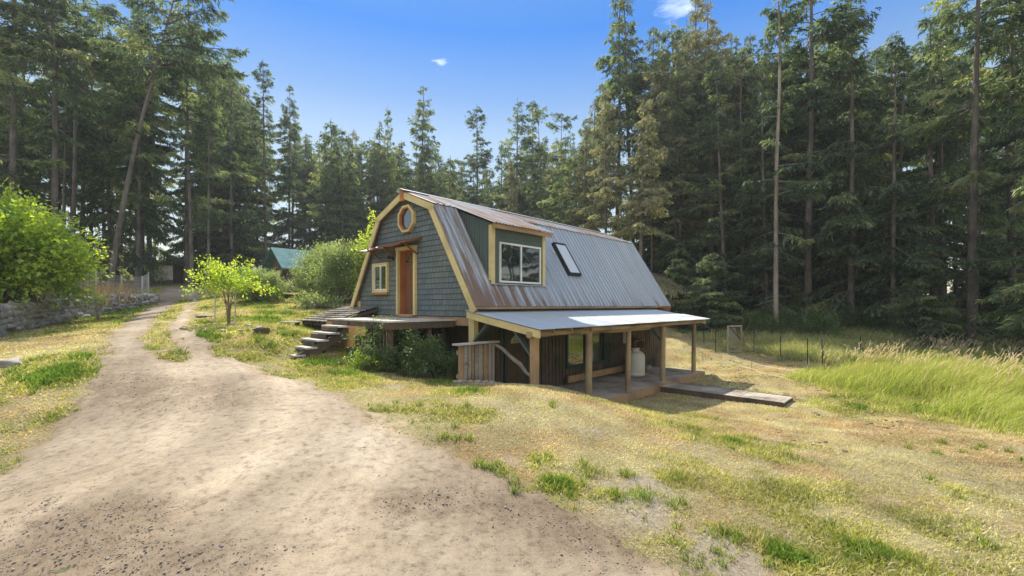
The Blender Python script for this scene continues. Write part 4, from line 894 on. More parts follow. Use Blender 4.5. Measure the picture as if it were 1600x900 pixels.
# teal-roofed cabin in the trees
t = yard('cabin', 'small dark cabin with teal metal roof at the forest edge behind the shrubs', 'cabin', 436, 449, 34, rz=-.75)
MB().prism([(-1.6, 0, -.5), (1.6, 0, -.5), (1.6, 0, 2.0), (0, 0, 3.2), (-1.6, 0, 2.0)], (0, 4.2, 0)).build('wall', M['darkwood'], t)
MB().prism([(0, -.6, 3.42), (2.2, -.6, 1.77), (2.2, -.6, 1.70), (0, -.6, 3.34)], (0, 5.2, 0)).prism([(0, -.6, 3.42), (-2.2, -.6, 1.77), (-2.2, -.6, 1.70), (0, -.6, 3.34)], (0, 5.2, 0)).build('roof', M['teal'], t)
MB().box(-.3, .25, -.05, -.003, .0, 1.7).build('door', M['yellow'], t); w_ = MB().box(.7, 1.3, -.04, -.003, .9, 1.6).build('window', M['glass'], t)
# mesh fence on the left
def wirefence(name, label, PTS, hgt, wires, postmat, pr=.03, wr=.006, mesh=False):
    o = thing(name, label, 'fence', (*PTS[0], g1(*PTS[0])))
    ox, oy, oz = o.location; tops = []
    for (a, b) in PTS:
        z = g1(a, b) - oz; MB().tube([(a - ox, b - oy, z - .1), (a - ox + rng.uniform(-.03, .03), b - oy, z + hgt)], [pr, pr * .9], 6).build('post', postmat, o); tops.append((a - ox, b - oy, z))
    m = MB()
    for i in range(len(tops) - 1):
        p, q = np.array(tops[i]), np.array(tops[i + 1])
        for h in wires:
            n_ = 7; m.tube([p + (q - p) * t + np.array([0, 0, h * hgt - .05 * math.sin(math.pi * t)]) for t in np.linspace(0, 1, n_)], wr, 4, False)
        if mesh:
            L_ = np.linalg.norm(q - p); k_ = int(L_ / .15)
            for j in range(k_): a = p + (q - p) * j / k_; m.beam(a + [0, 0, .05], a + [0, 0, hgt * .97], wr * 1.3, wr * 1.3, (1, 0, 0))
    m.build('wires', M['steel'], o); return o
wirefence('mesh_fence', 'pale posts and wire mesh fence above the far end of the stone wall', [at(232, 470, 32)[:2], at(222, 470, 30)[:2], at(190, 470, 27)[:2], at(150, 470, 24)[:2], at(110, 470, 21)[:2]], 1.7, [.1,.25,.4,.55,.7,.85,.98], M['palewood'], .05, .009, True)
# right: posts and wire of the paddock fence, gate of poles, white ground lines
FP = [ray(*p) for p in [(1100,536),(1118,552),(1178,550),(1220,563),(1262,570),(1285,573),(1345,566)]]
wirefence('wire_fence', 'thin wire fence with slender dark posts along the rough grass on the right', FP, 1.25, [.35, .65, .95], M['black'], .02, .004)
# stock gate: pole frame with a diagonal and wire mesh
x, y, z = at(1147, 552); t = thing('garden_gate', 'narrow pole-framed mesh gate standing in the wire fence', 'gate', (x, y, z), .15)
for s in (-.38, .42): MB().tube([(s, 0, -.1), (s + .01, 0, 1.5)], [.05, .045], 8).build('post', M['branch'] if s < 0 else M['log'], t)
MB().tube([(-.42, 0, 1.47), (.47, 0, 1.49)], .04, 8).build('top_rail', M['branch'], t); MB().tube([(-.42, 0, .10), (.42, 0, .10)], .03, 8).build('bottom_rail', M['branch'], t)
MB().tube([(-.25, -.03, 1.45), (.35, -.03, .75)], .025, 6).build('diagonal_brace', M['darkwood'], t); MB().tube([(.45, -.02, 1.0), (1.15, -.6, .0)], .025, 6).build('diagonal_brace', M['branch'], t)
m = MB()
for i in range(6): m.beam((-.34 + i * .13, 0, .1), (-.34 + i * .13 + rng.uniform(-.02, .02), 0, 1.45), .008, .008, (1, 0, 0))
for i in range(8): m.beam((-.36, 0, .12 + i * .17), (.4, 0, .12 + i * .085 + rng.uniform(-.02, .02)), .008, .008)
for i in range(9): m.beam((-.34 + .05 * i, .01, 1.4), (.0 + .04 * i, .01, .4 - .03 * i + .2), .012, .012)
m.build('mesh_panel', M['steel'], t)
# pale electric-tape lines drooping along the field's edge with short stakes
def tape(name, PX, zs, label, r=.014):
    P = [ray(*p) for p in PX]; V = []
    for i, (a, b) in enumerate(P):
        V.append((a, b, g1(a, b) + zs[i]))
    o = MB().tube([np.array(V[i]) * (1 - t) + np.array(V[i + 1]) * t - np.array([0, 0, .05 * math.sin(math.pi * t)]) for i in range(len(V) - 1) for t in np.linspace(0, 1, 5)[:-1]] + [V[-1]], r, 5).build(name, M['palewood'])
    return tag(o, label, 'rope')
tape('fence_rope', [(1080,560),(1135,562),(1175,573),(1230,585),(1262,590),(1284,590)], [.45,.28,.20,.18,.15,.1], 'upper pale rope line strung low along the edge of the field')
tape('fence_rope', [(1080,564),(1135,568),(1175,580),(1220,592),(1255,598)], [.40,.16,.10,.08,.05], 'lower pale rope line just above the ground along the edge of the field', .012)
for px, py, hh, lab in ((1098, 566, .55, 'thin dark stake with rope beside the last porch post'), (1174, 578, .5, 'short stake wrapped in weeds holding the rope lines'), (1263, 590, .75, 'slender stake at the right end of the rope lines')):
    x, y, z = at(px, py); o = MB().tube([(0, 0, -.05), (.01, 0, hh)], .014, 6).build('stake', M['branch']); o.location = (x, y, z); tag(o, lab, 'stake')
x, y, z = at(1288, 575); o = MB().tube([(0, 0, -.1), (-.02, .02, .5), (-.10, .03, 1.1), (-.16, 0, 1.7)], [.04, .035, .03, .015], 7).tube([(-.06, .03, .9), (.05, 0, 1.25), (.04, 0, 1.5)], [.02, .015, .008], 5).tube([(-.1, .03, 1.1), (-.02, 0, 1.5)], [.018, .006], 5).build('sapling', M['bark']); o.location = (x, y, z)
tag(o, 'bare dark forked sapling standing where the bright tall grass begins', 'sapling')

# ================================================================== TREES
def sprays(P, D, L, W, tone, r):
    """needle sprays: pointed diamonds at P along direction D; W across, random roll"""
    n = len(P); D = D / (np.linalg.norm(D, axis=1, keepdims=True) + 1e-9)
    ref = r.normal(0, 1, (n, 3)); ref[:, 2] += .2; U = np.cross(D, ref); U /= np.linalg.norm(U, axis=1, keepdims=True) + 1e-9
    V = np.stack([P, P + D * (L * .4)[:, None] + U * (W / 2)[:, None], P + D * L[:, None] + np.array([0, 0, -.12]) * L[:, None], P + D * (L * .4)[:, None] - U * (W / 2)[:, None]], 1)
    b = (np.arange(n) * 4)[:, None]; T = np.concatenate([b + [0, 1, 2], b + [0, 2, 3]], 1).reshape(-1, 3)
    return V.reshape(-1, 3), T, np.repeat(tone, 4)
def tubes_np(paths, radii, n=5):
    """many tapered limbs in one mesh; paths (m,k,3), radii (m,k)"""
    m, k, _ = paths.shape; d = np.gradient(paths, axis=1); d /= np.linalg.norm(d, axis=2, keepdims=True) + 1e-9
    ref = np.zeros_like(d); ref[..., 0] = .37; ref[..., 1] = .93; ref = np.where(np.abs(d[..., 2:3]) > .85, ref, np.array([0, 0, 1.])); u = np.cross(d, ref); u /= np.linalg.norm(u, axis=2, keepdims=True) + 1e-9; w = np.cross(d, u)
    t = np.arange(n) * 2 * np.pi / n
    V = paths[:, :, None] + radii[:, :, None, None] * (np.cos(t)[:, None] * u[:, :, None] + np.sin(t)[:, None] * w[:, :, None])
    ix = np.arange(m * k * n).reshape(m, k, n); a = ix[:, :-1]; b = np.roll(a, -1, 2); c = ix[:, 1:]; e = np.roll(c, -1, 2)
    return V.reshape(-1, 3), np.stack([a, b, e, c], -1).reshape(-1, 4)
def conifer(name, seed, H, base, Rm, nb, dens=1.0, droop=.35, prof='fir', gaps=.25, trunk_r=.3, lean=0, bare_limbs=True, leaf='fir', bark='bark', asym=0, sp=.31, hook=0):
    r = np.random.default_rng(seed)
    k = 18; t = np.linspace(0, 1, k); wob = np.cumsum(r.normal(0, .012 * H / 18 * 2, (k, 2)), 0) * t[:, None]
    path = np.stack([wob[:, 0] + lean * H * t ** 1.3, wob[:, 1], t * H - .3], 1)
    if hook: path[:, 0] += hook * np.sin(np.clip((t - .5) * 2, 0, 1) * 3.1) * 1.0
    rad = trunk_r * .68 * (1 - t) ** .8 * (1 + .35 * np.exp(-t * 25)) + .02
    def onT(h): return np.stack([np.interp(h, t, path[:, i]) for i in range(3)], -1)
    if prof == 'fir': f = lambda s: (1 - s) ** .75 * (.55 + .45 * np.minimum(1, s * 6 + .2))
    elif prof == 'col': f = lambda s: np.minimum(1, (1 - s) * 2.2) ** .9 * (.7 + .3 * np.sin(s * 9 + seed))
    elif prof == 'top': f = lambda s: np.sin(np.clip(s, 0, 1) * np.pi * .93 + .12) ** .7
    else: f = lambda s: (1 - s) ** .9
    s = np.sort(r.uniform(0, 1, nb) ** .9); gap = np.array([vnoise(np.array([x * 9.0]), np.array([seed * 3.1]), seed)[0] for x in s]); keep = (gap > gaps) | (s > .86); s = s[keep]; m = len(s)
    hb = base + (1 - base) * s * .985; az = r.uniform(0, 2 * np.pi, m) if not asym else r.normal(asym, 1.3, m)
    L = Rm * f(s) * r.uniform(.40, 1.25, m) * (1 + .25 * np.cos(az * 2 + seed)) + .25
    O = onT(hb); dx = np.stack([np.cos(az), np.sin(az)], 1); up = .28 - .55 * (1 - s) * droop * 2 + r.normal(0, .08, m) + .5 * s ** 3
    def pos(u, i):      # along branch i at fraction u
        l = L[i] * u; return np.stack([O[i, 0] + dx[i, 0] * l, O[i, 1] + dx[i, 1] * l, O[i, 2] + up[i] * l - droop * .22 * l * l / np.maximum(L[i], .8) + .10 * L[i] * np.clip(u - .6, 0, 1) ** 2 * 3], 1)
    ul = np.linspace(0, .9, 4); Pb = np.stack([pos(np.full(m, q), np.arange(m)) for q in ul], 1); Rb = (.012 + .014 * L)[:, None] * np.array([1, .75, .5, .2])
    nl = 26 if bare_limbs else 0                       # dead lower limbs
    Vt, Ft = tubes_np(path[None], rad[None], 9); Vb, Fb = tubes_np(Pb, Rb, 3)
    Vs = [Vt, Vb]; Fs = [Ft, Fb + len(Vt)]
    if nl:
        hh = r.uniform(.1, max(base, .15) + .1, nl); a2 = r.uniform(0, 6.28, nl); o2 = onT(hh); l2 = r.uniform(.5, 1.9, nl)
        Pl = np.stack([o2 + np.stack([np.cos(a2) * l2 * q, np.sin(a2) * l2 * q, -.18 * l2 * q - .1 * l2 * q * q], 1) for q in (0, .5, 1)], 1)
        V3, F3 = tubes_np(Pl, np.full((nl, 3), .02) * np.array([1, .7, .3]), 3); Fs.append(F3 + len(Vt) + len(Vb)); Vs.append(V3)
    trunk = np_mesh('trunk', np.concatenate(Vs), np.concatenate(Fs), smooth=True)
    # twigs on branches, sprays on twigs
    nt = np.maximum(4, (L * 8.5 * dens)).astype(int); bi = np.repeat(np.arange(m), nt); q = len(bi)
    u = r.uniform(.12, 1, q) ** .8; side = np.where(r.uniform(0, 1, q) < .5, -1, 1); P0 = pos(u, bi)
    tl = (.30 * L[bi] * (1.05 - u) + .30) * r.uniform(.6, 1.3, q); ta = az[bi] + side * r.uniform(.45, 1.15, q)
    td = np.stack([np.cos(ta), np.sin(ta), -.15 - droop * r.uniform(.1, .9, q)], 1)
    ns = 11; ti = np.repeat(np.arange(q), ns); w_ = np.tile(np.linspace(.1, 1, ns), q) + r.uniform(-.1, .1, q * ns)
    P = P0[ti] + td[ti] * (tl[ti] * w_)[:, None] + r.normal(0, .035, (q * ns, 3)); P[:, 2] -= droop * .25 * tl[ti] * w_ ** 2
    D = td[ti] + r.normal(0, .5, (q * ns, 3)); D[:, 2] -= droop * .6
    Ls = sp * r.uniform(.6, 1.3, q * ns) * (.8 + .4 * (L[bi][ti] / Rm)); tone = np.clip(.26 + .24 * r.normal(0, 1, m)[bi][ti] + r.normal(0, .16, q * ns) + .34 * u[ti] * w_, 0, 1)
    V, T, tn = sprays(P, D, Ls, Ls * r.uniform(.20, .32, q * ns), tone, r)
    crown = np_mesh('crown', V, T, tone=tn)
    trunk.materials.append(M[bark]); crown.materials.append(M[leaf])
    return dict(name=name, H=H, trunk=trunk, crown=crown)
K = {}
K['spire'] = conifer('fir_tree', 1, 30, .12, 5.0, 170, .95, .45, 'fir', .22, .34)
K['spire2'] = conifer('fir_tree', 2, 30, .18, 3.9, 140, 1.0, .5, 'fir', .20, .30)
K['ragged'] = conifer('fir_tree', 3, 30, .28, 4.2, 100, 1.0, .4, 'fir', .34, .30)
K['tall'] = conifer('fir_tree', 4, 30, .36, 3.2, 90, 1.0, .5, 'col', .30, .30)
K['high'] = conifer('fir_tree', 5, 30, .55, 3.2, 80, 1.0, .4, 'top', .28, .24)
K['high2'] = conifer('fir_tree', 6, 30, .45, 3.4, 90, 1.0, .5, 'col', .35, .26)
K['dense'] = conifer('fir_tree', 7, 26, .04, 4.2, 180, 1.0, .6, 'fir', .2, .34)
K['gold'] = conifer('fir_tree', 8, 30, .06, 4.6, 180, .95, .75, 'fir', .2, .36, leaf='goldfir')
K['goldtop'] = conifer('fir_tree', 9, 30, .28, 4.4, 150, 1.0, .6, 'col', .30, .34, leaf='goldfir', bark='palebark')
K['young'] = conifer('young_fir', 10, 9, .02, 2.9, 150, 1.7, .45, 'fir', .05, .12, bare_limbs=False, sp=.22)
K['snag'] = conifer('fir_tree', 12, 30, .25, 2.9, 95, .9, .45, 'col', .40, .28, bark='palebark', hook=.7)
K['spire3'] = conifer('fir_tree', 31, 30, .10, 4.6, 150, 1.0, .3, 'fir', .30, .32)
K['rag2'] = conifer('fir_tree', 32, 30, .42, 3.8, 70, 1.0, .35, 'top', .35, .26)
K['broken'] = conifer('fir_tree', 33, 30, .22, 4.4, 110, 1.0, .55, 'col', .34, .32)
K['lean'] = conifer('fir_tree', 13, 30, .50, 5.0, 75, 1.0, .35, 'top', .25, .34, lean=.17)
K['pole'] = conifer('fir_tree', 14, 26, .72, 2.4, 40, .9, .4, 'top', .2, .15)
K['drape'] = conifer('fir_tree', 15, 28, .05, 4.2, 150, .95, .7, 'fir', .3, .32)
tree_n = {}
def tree(kindk, px, d, H, label, group=None, rz=None, wide=1.0, cat='tree'):
    p = K[kindk]; x = (px - CX) / F * d; y = d; z = g1(x, y)
    t = thing(p['name'], label, cat, (x, y, z), rng.uniform(0, 6.28) if rz is None else rz, group)
    s = H / p['H']; t.scale = (s * wide, s * wide, s); t.rotation_euler.x = rng.normal(0, .018); t.rotation_euler.y = rng.normal(0, .018)
    link('trunk', p['trunk'], None, t); link('crown', p['crown'], None, t); return t
def topH(py, d, px=800): return CZ + (HZ - py) / F * d - g1((px - CX) / F * d, d)
gl = 'backlit firs of the forest behind the driveway'; gc_ = 'firs on the skyline behind the barn'; gr = 'firs of the dark forest on the right'
# skyline trees one can point to: (kind, px, depth, top row, label)
for k_, px, d, py, lab, w_ in [
 ('spire', 655, 62, 125, 'tallest pointed fir on the skyline straight above the barn ridge', .95),
 ('spire3', 745, 64, 160, 'pointed fir on the skyline standing alone right of the tallest one', 1.1),
 ('ragged', 806, 62, 152, 'ragged fir on the skyline, left one of a close pair', 1.0),
 ('high2', 824, 66, 156, 'slender fir on the skyline, right one of a close pair', .9),
 ('rag2', 851, 60, 160, 'tufted fir with a bare thin trunk on the skyline near the big right firs', .8),
 ('rag2', 878, 64, 172, 'thin fir partly hidden behind the golden firs at the skyline', .9),
 ('spire2', 608, 60, 163, 'thin pointed fir on the skyline just left of the tallest one', .6),
 ('broken', 585, 64, 186, 'fir with dark bushy crown above the octagon window', .9),
 ('dense', 522, 58, 180, 'broad round-topped fir on the skyline above the green shrubs', 1.05),
 ('spire', 452, 54, 128, 'narrow pointed fir stepping down from the tall trees on the left', .75),
 ('spire3', 415, 50, 95, 'pointed fir whose tip stands clear against the sky left of centre', .9),
 ('spire', 362, 46, 73, 'tall pointed fir right beside the giant left-hand crown', .9),
 ('ragged', 292, 46, -25, 'giant fir whose ragged crown edge meets the blue sky on the left', 1.15),
 ('spire2', 236, 44, -40, 'big fir with feathery limbs left of the giant crown', 1.0),
 ('lean', 172, 33, -60, 'leaning fir with bent dark trunk reaching up to the right', 1.0),
 ('tall', 88, 31, -160, 'straight dark-trunked fir above the bright green bush', 1.1),
 ('ragged', 18, 30, -150, 'fir with dark trunk at the left edge of the picture', 1.2),
 ('high', 112, 36, -60, 'thinner fir trunk just right of the straight dark one', 1.1),
 ('gold', 908, 40, 190, 'golden drooping fir just above the far end of the barn roof', 1.0),
 ('tall', 963, 46, -30, 'left of two towering firs rising side by side behind the barn', 1.0),
 ('tall', 993, 47, -40, 'right of two towering firs rising side by side behind the barn', .9),
 ('gold', 1000, 33, 150, 'broad golden fir hanging over the far corner of the barn', 1.15),
 ('gold', 948, 36, 130, 'golden fir between the skyline firs and the two towering trunks', 1.0),
 ('gold', 1062, 38, 130, 'golden fir left of the pale-trunked pair, above the lower roof corner', .95),
 ('gold', 925, 44, 150, 'fir coloured sunlit gold at the left end of the golden group', 1.0),
 ('goldtop', 1096, 40, -30, 'left of two pale-trunked firs coloured sunlit gold', .95),
 ('goldtop', 1114, 41, -20, 'right of two pale-trunked firs coloured sunlit gold', .9),
 ('dense', 1060, 44, 15, 'dark pointed fir rising between the two pairs of tall trunks', 1.0),
 ('snag', 1212, 29, -80, 'pale crooked forked trunk with few branches', .9),
 ('tall', 1262, 33, -150, 'dark fir just right of the crooked pale trunk', 1.2),
 ('ragged', 1515, 27, -200, 'straight grey-trunked fir near the right edge', 1.1),
 ('tall', 1583, 28, -180, 'pale-barked fir trunk at the right edge of the picture', 1.0),
 ('drape', 1395, 29, 60, 'fir with layered drooping boughs in front of the dark wood', 1.0),
 ('drape', 1330, 31, -60, 'tall green fir with boughs hanging to the tall grass', 1.0),
 ('drape', 1460, 30, 20, 'draped fir between the layered one and the straight grey trunk', 1.0),
 ('young', 1108, 30, 392, 'dense young fir at the foot of the pale-trunked pair', 1.25),
 ('young', 1062, 33, 400, 'young fir peeking over the lower corner of the metal roof', 1.2),
 ('young', 1440, 27, 385, 'young fir with drooping green boughs behind the tall grass', 1.0)]:
    tree(k_, px, d, topH(py, d, px), lab, None, None, w_)
# the rest of the wood, look-alikes
def fill(n, p0, p1, d0, d1, kinds, hmin, hmax, group, label, top=None, mind=1.6):
    pts = []; k = 0; tries = 0
    while k < n and tries < n * 60:
        tries += 1; px = rng.uniform(p0, p1); d = rng.uniform(d0, d1)
        x = (px - CX) / F * d
        if d < 63 and (222 < px < 285 or 405 < px < 482): continue
        if d < 48 and (945 < px < 1010 or 1082 < px < 1128): continue
        if any((x - a) ** 2 + (d - b) ** 2 < mind ** 2 for a, b in pts): continue
        pts.append((x, d)); H = rng.uniform(hmin, hmax)
        if top is not None: H = min(H, topH(np.interp(px, *top) + rng.uniform(0, 60), d, px))
        tree(kinds[k % len(kinds)], px, d, H, label, group, None, rng.uniform(.8, 1.1)); k += 1
skyr = ([800, 1000, 1100, 1200, 1300, 1800], [60, 0, 10, 30, 10, 20])
skyl = ([-100, 290, 330, 400, 450, 520, 600, 660, 750, 800, 860, 905, 940, 1050, 1100, 1800], [-20, 10, 60, 110, 160, 190, 205, 210, 225, 215, 215, 190, 100, 0, 0, 0])
fill(24, -60, 330, 36, 52, ['tall', 'ragged', 'spire2', 'high2', 'drape'], 26, 34, gl, 'dark fir among the many in the backlit forest left of the driveway', skyl)
fill(15, -60, 400, 50, 68, ['high', 'pole', 'tall', 'dense'], 24, 32, gl, 'dark fir among the many in the backlit forest left of the driveway', skyl)
fill(26, 320, 560, 52, 66, ['spire2', 'dense', 'broken', 'ragged'], 24, 32, gc_, 'fir among the many in the dark belt of trees behind the barn', skyl)
fill(62, 470, 930, 56, 82, ['spire', 'dense', 'spire3', 'drape', 'broken', 'gold', 'ragged'], 27, 34, gc_, 'fir among the many in the dark belt of trees behind the barn', skyl)
fill(16, 880, 1120, 38, 56, ['tall', 'drape', 'high2', 'spire'], 16, 25, gr, 'dark fir among the many of the deep forest on the right', skyl)
fill(16, 1010, 1260, 40, 50, ['drape', 'dense', 'spire', 'broken'], 20, 34, gr, 'dark fir among the many of the deep forest on the right', skyr)
fill(34, 1120, 1640, 32, 46, ['tall', 'broken', 'drape', 'high2', 'ragged', 'spire3', 'rag2'], 22, 33, gr, 'dark fir among the many of the deep forest on the right', skyr)
fill(34, 1080, 1680, 44, 62, ['dense', 'tall', 'drape', 'pole', 'high2'], 24, 33, gr, 'dark fir among the many of the deep forest on the right', skyr)
EXTRA = [(25,1),(30,5),(26,9),(33,11),(27,15),(31,19),(36,16),(38,6),(26,21),(40,12),(35,0),(29,24),(-26,2),(-30,7),(-27,-4),(-34,12),(-29,-1),(-36,2),(-33,17)]
for i in range(len(EXTRA)):
    x, y = EXTRA[i]; p = K[['dense','drape','tall','spire'][i % 4]]
    t = thing('fir_tree', 'dark fir of the wood beside the viewpoint, seen only mirrored in the panes', 'tree', (x, y, g1(x, y)), i * 1.7, 'firs beside the viewpoint'); t.scale = (.75,) * 3; link('trunk', p['trunk'], None, t); link('crown', p['crown'], None, t)
for i in range(15):      # the wood closes round behind the camera; it shows only in the panes
    x, y = [(-34,-6),(-28,-14),(-22,-20),(-14,-24),(-6,-22),(2,-26),(10,-22),(16,-24),(21,-17),(27,-20),(28,-10),(33,-4),(38,-12),(36,4),(-38,2)][i]; p = K[['dense','drape','spire','tall'][i % 4]]
    t = thing('fir_tree', 'dark fir of the wood behind the viewpoint, seen only mirrored in the panes', 'tree', (x, y, g1(x, y)), i * 1.3, 'firs behind the viewpoint'); t.scale = (.8,) * 3; link('trunk', p['trunk'], None, t); link('crown', p['crown'], None, t)
fill(10, 1130, 1660, 29, 40, ['young'], 4, 8, 'young firs under the tall trees on the right', 'young fir under the tall trees of the right-hand forest')
fill(10, -40, 520, 48, 62, ['young'], 4, 9, 'young firs under the backlit trees', 'young fir in the shade of the backlit forest')

fill(12, 1330, 1680, 36, 46, ['dense', 'drape'], 14, 24, gr, 'dark fir among the many of the deep forest on the right')
fill(14, 1120, 1680, 33, 44, ['young'], 5, 9, 'young firs under the tall trees on the right', 'young fir under the tall trees of the right-hand forest')

# ------------------------------------------------------------------ broadleaf shrubs
def leafy(name, seed, R3, nclump, nleaf, ls, leaf, nstem=10, base_r=.25, cz=.55, wob=.25, hollow=.5, floor=.05, tilt=0, flat=1.0, stem_h=0):
    """stems from the ground to clumps of folded leaves spread through an uneven crown; R3 = half sizes"""
    r = np.random.default_rng(seed); R3 = np.array(R3)
    d = r.normal(0, 1, (nclump, 3)); d /= np.linalg.norm(d, axis=1, keepdims=True); d[:, 2] = np.where(d[:, 2] < -.55, -d[:, 2], d[:, 2])
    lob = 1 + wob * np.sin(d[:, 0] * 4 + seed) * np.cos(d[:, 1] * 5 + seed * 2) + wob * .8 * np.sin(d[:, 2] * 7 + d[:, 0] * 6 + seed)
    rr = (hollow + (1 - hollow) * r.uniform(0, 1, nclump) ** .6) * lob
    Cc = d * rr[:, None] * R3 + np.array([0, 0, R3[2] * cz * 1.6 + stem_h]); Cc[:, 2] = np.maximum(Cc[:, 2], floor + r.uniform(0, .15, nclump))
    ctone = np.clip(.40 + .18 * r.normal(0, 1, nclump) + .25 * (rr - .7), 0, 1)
    ci = np.repeat(np.arange(nclump), nleaf); n = len(ci); out = d[ci]
    sc = R3.mean() * .13 + ls * .9
    tw = r.normal(0, 1, (nclump, 3)) * .6 + d * 1.0; tw[:, 2] += .35; tw /= np.linalg.norm(tw, axis=1, keepdims=True); u = r.uniform(-1, 1, n)
    P = Cc[ci] + tw[ci] * (u * sc * 1.5)[:, None] + r.normal(0, sc * .38, (n, 3)); P[:, 2] = np.maximum(P[:, 2], .02)
    D = out * .6 + tw[ci] * .6 + r.normal(0, .7, (n, 3)); D[:, 2] -= .1; D /= np.linalg.norm(D, axis=1, keepdims=True)
    Nn = r.normal(0, .6, (n, 3)); Nn[:, 2] += 1.0 * flat; U = np.cross(D, Nn); U /= np.linalg.norm(U, axis=1, keepdims=True) + 1e-9; W = np.cross(U, D)
    l = ls * r.uniform(.6, 1.3, n)[:, None]; w = l * .30
    V = np.stack([P, P + D * l * .45 + U * w + W * w * .35, P + D * l - W * l * .15, P + D * l * .45 - U * w + W * w * .35], 1)
    b = (np.arange(n) * 4)[:, None]; T = np.concatenate([b + [0, 1, 2], b + [0, 2, 3]], 1).reshape(-1, 3)
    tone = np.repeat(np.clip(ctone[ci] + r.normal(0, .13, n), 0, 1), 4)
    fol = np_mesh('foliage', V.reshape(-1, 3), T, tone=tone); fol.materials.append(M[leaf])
    # stems: main ones to the clumps nearest them
    m = min(nclump, nstem * 9); sel = r.choice(nclump, m, replace=False); roots = r.normal(0, base_r, (nstem, 2)); ri = r.integers(0, nstem, m)
    A = np.concatenate([roots[ri], np.full((m, 1), -.1)], 1); B = Cc[sel]; t = np.array([0, .3, .6, .85, 1.0])
    mid = A * .45 + B * .35; mid[:, 2] = B[:, 2] * .45 + stem_h * .3
    if stem_h > .5: A = A.copy(); mid = A * .9 + B * .1; mid[:, 2] = stem_h * 1.15
    Pp = ((1 - t) ** 2)[None, :, None] * A[:, None] + (2 * t * (1 - t))[None, :, None] * mid[:, None] + (t ** 2)[None, :, None] * B[:, None]
    sz = R3.mean(); V2, F2 = tubes_np(Pp, np.full((m, 1), .011 * sz + .004) * np.array([1.2, .9, .65, .4, .15]), 4)
    st = np_mesh('stems', V2, F2, smooth=True); st.materials.append(M['stem'])
    return fol, st
def shrub(name, label, cat, loc, parts, rz=0, sc=(1, 1, 1), group=None):
    t = thing(name, label, cat, loc, rz, group); t.scale = sc
    link('foliage', parts[0], None, t); link('stems', parts[1], None, t); return t
# big bright bush at the left edge above the stone wall
x, y, z = at(8, 478, 17); S1 = leafy('b', 21, (2.6, 1.7, 1.95), 620, 44, .17, 'bushgreen', 14, .5, .52, .30, .45)
shrub('leafy_bush', 'large bright yellow-green bush above the stone wall at the left edge', 'bush', (x, y, g1(x, y) + .15), S1)
x, y, z = at(148, 470, 18); S2 = leafy('b', 22, (.35, .3, .55), 18, 9, .09, 'bushgreen', 4, .06, .6, .3, .3)
shrub('yellow_sprig', 'thin sprig with yellow leaves just right of the big bright bush', 'plant', (x + .1, y, g1(x, y) + .2), S2)
# young open tree on the lawn with two stakes
x, y, z = at(356, 508); S3 = leafy('t', 23, (1.15, 1.1, .72), 85, 34, .10, 'bushgreen', 2, .04, .22, .42, .3, floor=1.25, stem_h=1.35, flat=.8)
t = shrub('young_tree', 'young spreading tree with lime green leaves on the lawn beside the driveway', 'tree', (x, y, z), S3, .4, (.9, .9, .93))
for (dx, dy) in ((-.5, .3), (.25, -.05)): MB().tube([(dx, dy, -.1), (dx + .02, dy, 1.15)], .025, 7).build('stake', M['palewood'], t)
# shrubs left of the barn
x, y, z = at(545, 470, 25); S4 = leafy('w', 24, (2.2, 1.9, 2.0), 900, 34, .12, 'willow', 12, .4, .5, .2, .45)
shrub('leafy_shrub', 'big sunlit grey-green shrub close beside the left eave of the barn', 'shrub', (x, y, z - .1), S4, 0, (.86, .86, .88))
x, y, z = at(512, 468, 28); shrub('leafy_shrub', 'rounded sunlit shrub in front of the teal-roofed cabin', 'shrub', (x, y, z - .1), S4, 2.0, (.85, .85, .85))
x, y, z = at(572, 470, 23); S5 = leafy('w', 26, (.7, .7, 1.6), 110, 26, .10, 'bushgreen', 5, .1, .5, .3, .4); shrub('leafy_shrub', 'slim bright shrub rising against the left rake of the barn', 'shrub', (x - .2, y + 1, z - .1), S5, 1.0, (1.1, 1.1, 1.45))
x, y, z = at(405, 455, 24); shrub('leafy_shrub', 'low pale shrub behind the young lime green tree', 'shrub', (x, y, z - .1), S4, 4.0, (.55, .5, .48))
S8 = leafy('w', 29, (1.25, .7, .45), 95, 26, .10, 'willow', 9, .4, .4, .35, .3)
x, y, z = at(493, 468, 22); shrub('leafy_shrub', 'low silvery shrub at the edge of the lawn behind the bench', 'shrub', (x, y, z - .1), S8, .4)
# brambles and vines against the landing and under the gable
S6 = leafy('v', 27, (.95, .65, .85), 210, 34, .06, 'vine', 10, .5, .4, .3, .3)
for X, v, s_, rz, lab in ((-1.9, 1.25, 1.0, .3, 'tangled dark green vine climbing the right corner of the landing'), (-1.5, .3, .9, 1.5, 'dark bramble in the shade between the landing and the slat screen'), (-2.45, .9, .5, 2.4, 'low green bush growing in front of the landing skirt'), (-.75, -.15, .62, 3.3, 'small shaded plant beside the yellow corner post')):
    a, b = hw(X, v); shrub('climbing_vine', lab, 'vine', (a, b, g1(a, b) - .05), S6, rz, (s_, s_, s_ * .88))
S7 = leafy('w', 28, (.5, .45, .3), 60, 26, .06, 'bushgreen', 6, .3, .4, .3, .3)
0 and print('stairground', g1(*hw(-3.5, 3.2)), g1(*hw(-2.6, 3.2)), g1(*hw(-3.4,3.9)))
a, b = hw(-2.6, 1.1); shrub('leafy_plant', 'low sunlit leafy plant at the foot of the steps', 'plant', (a, b, g1(a, b)), S7, 0, (.9, .9, .8))
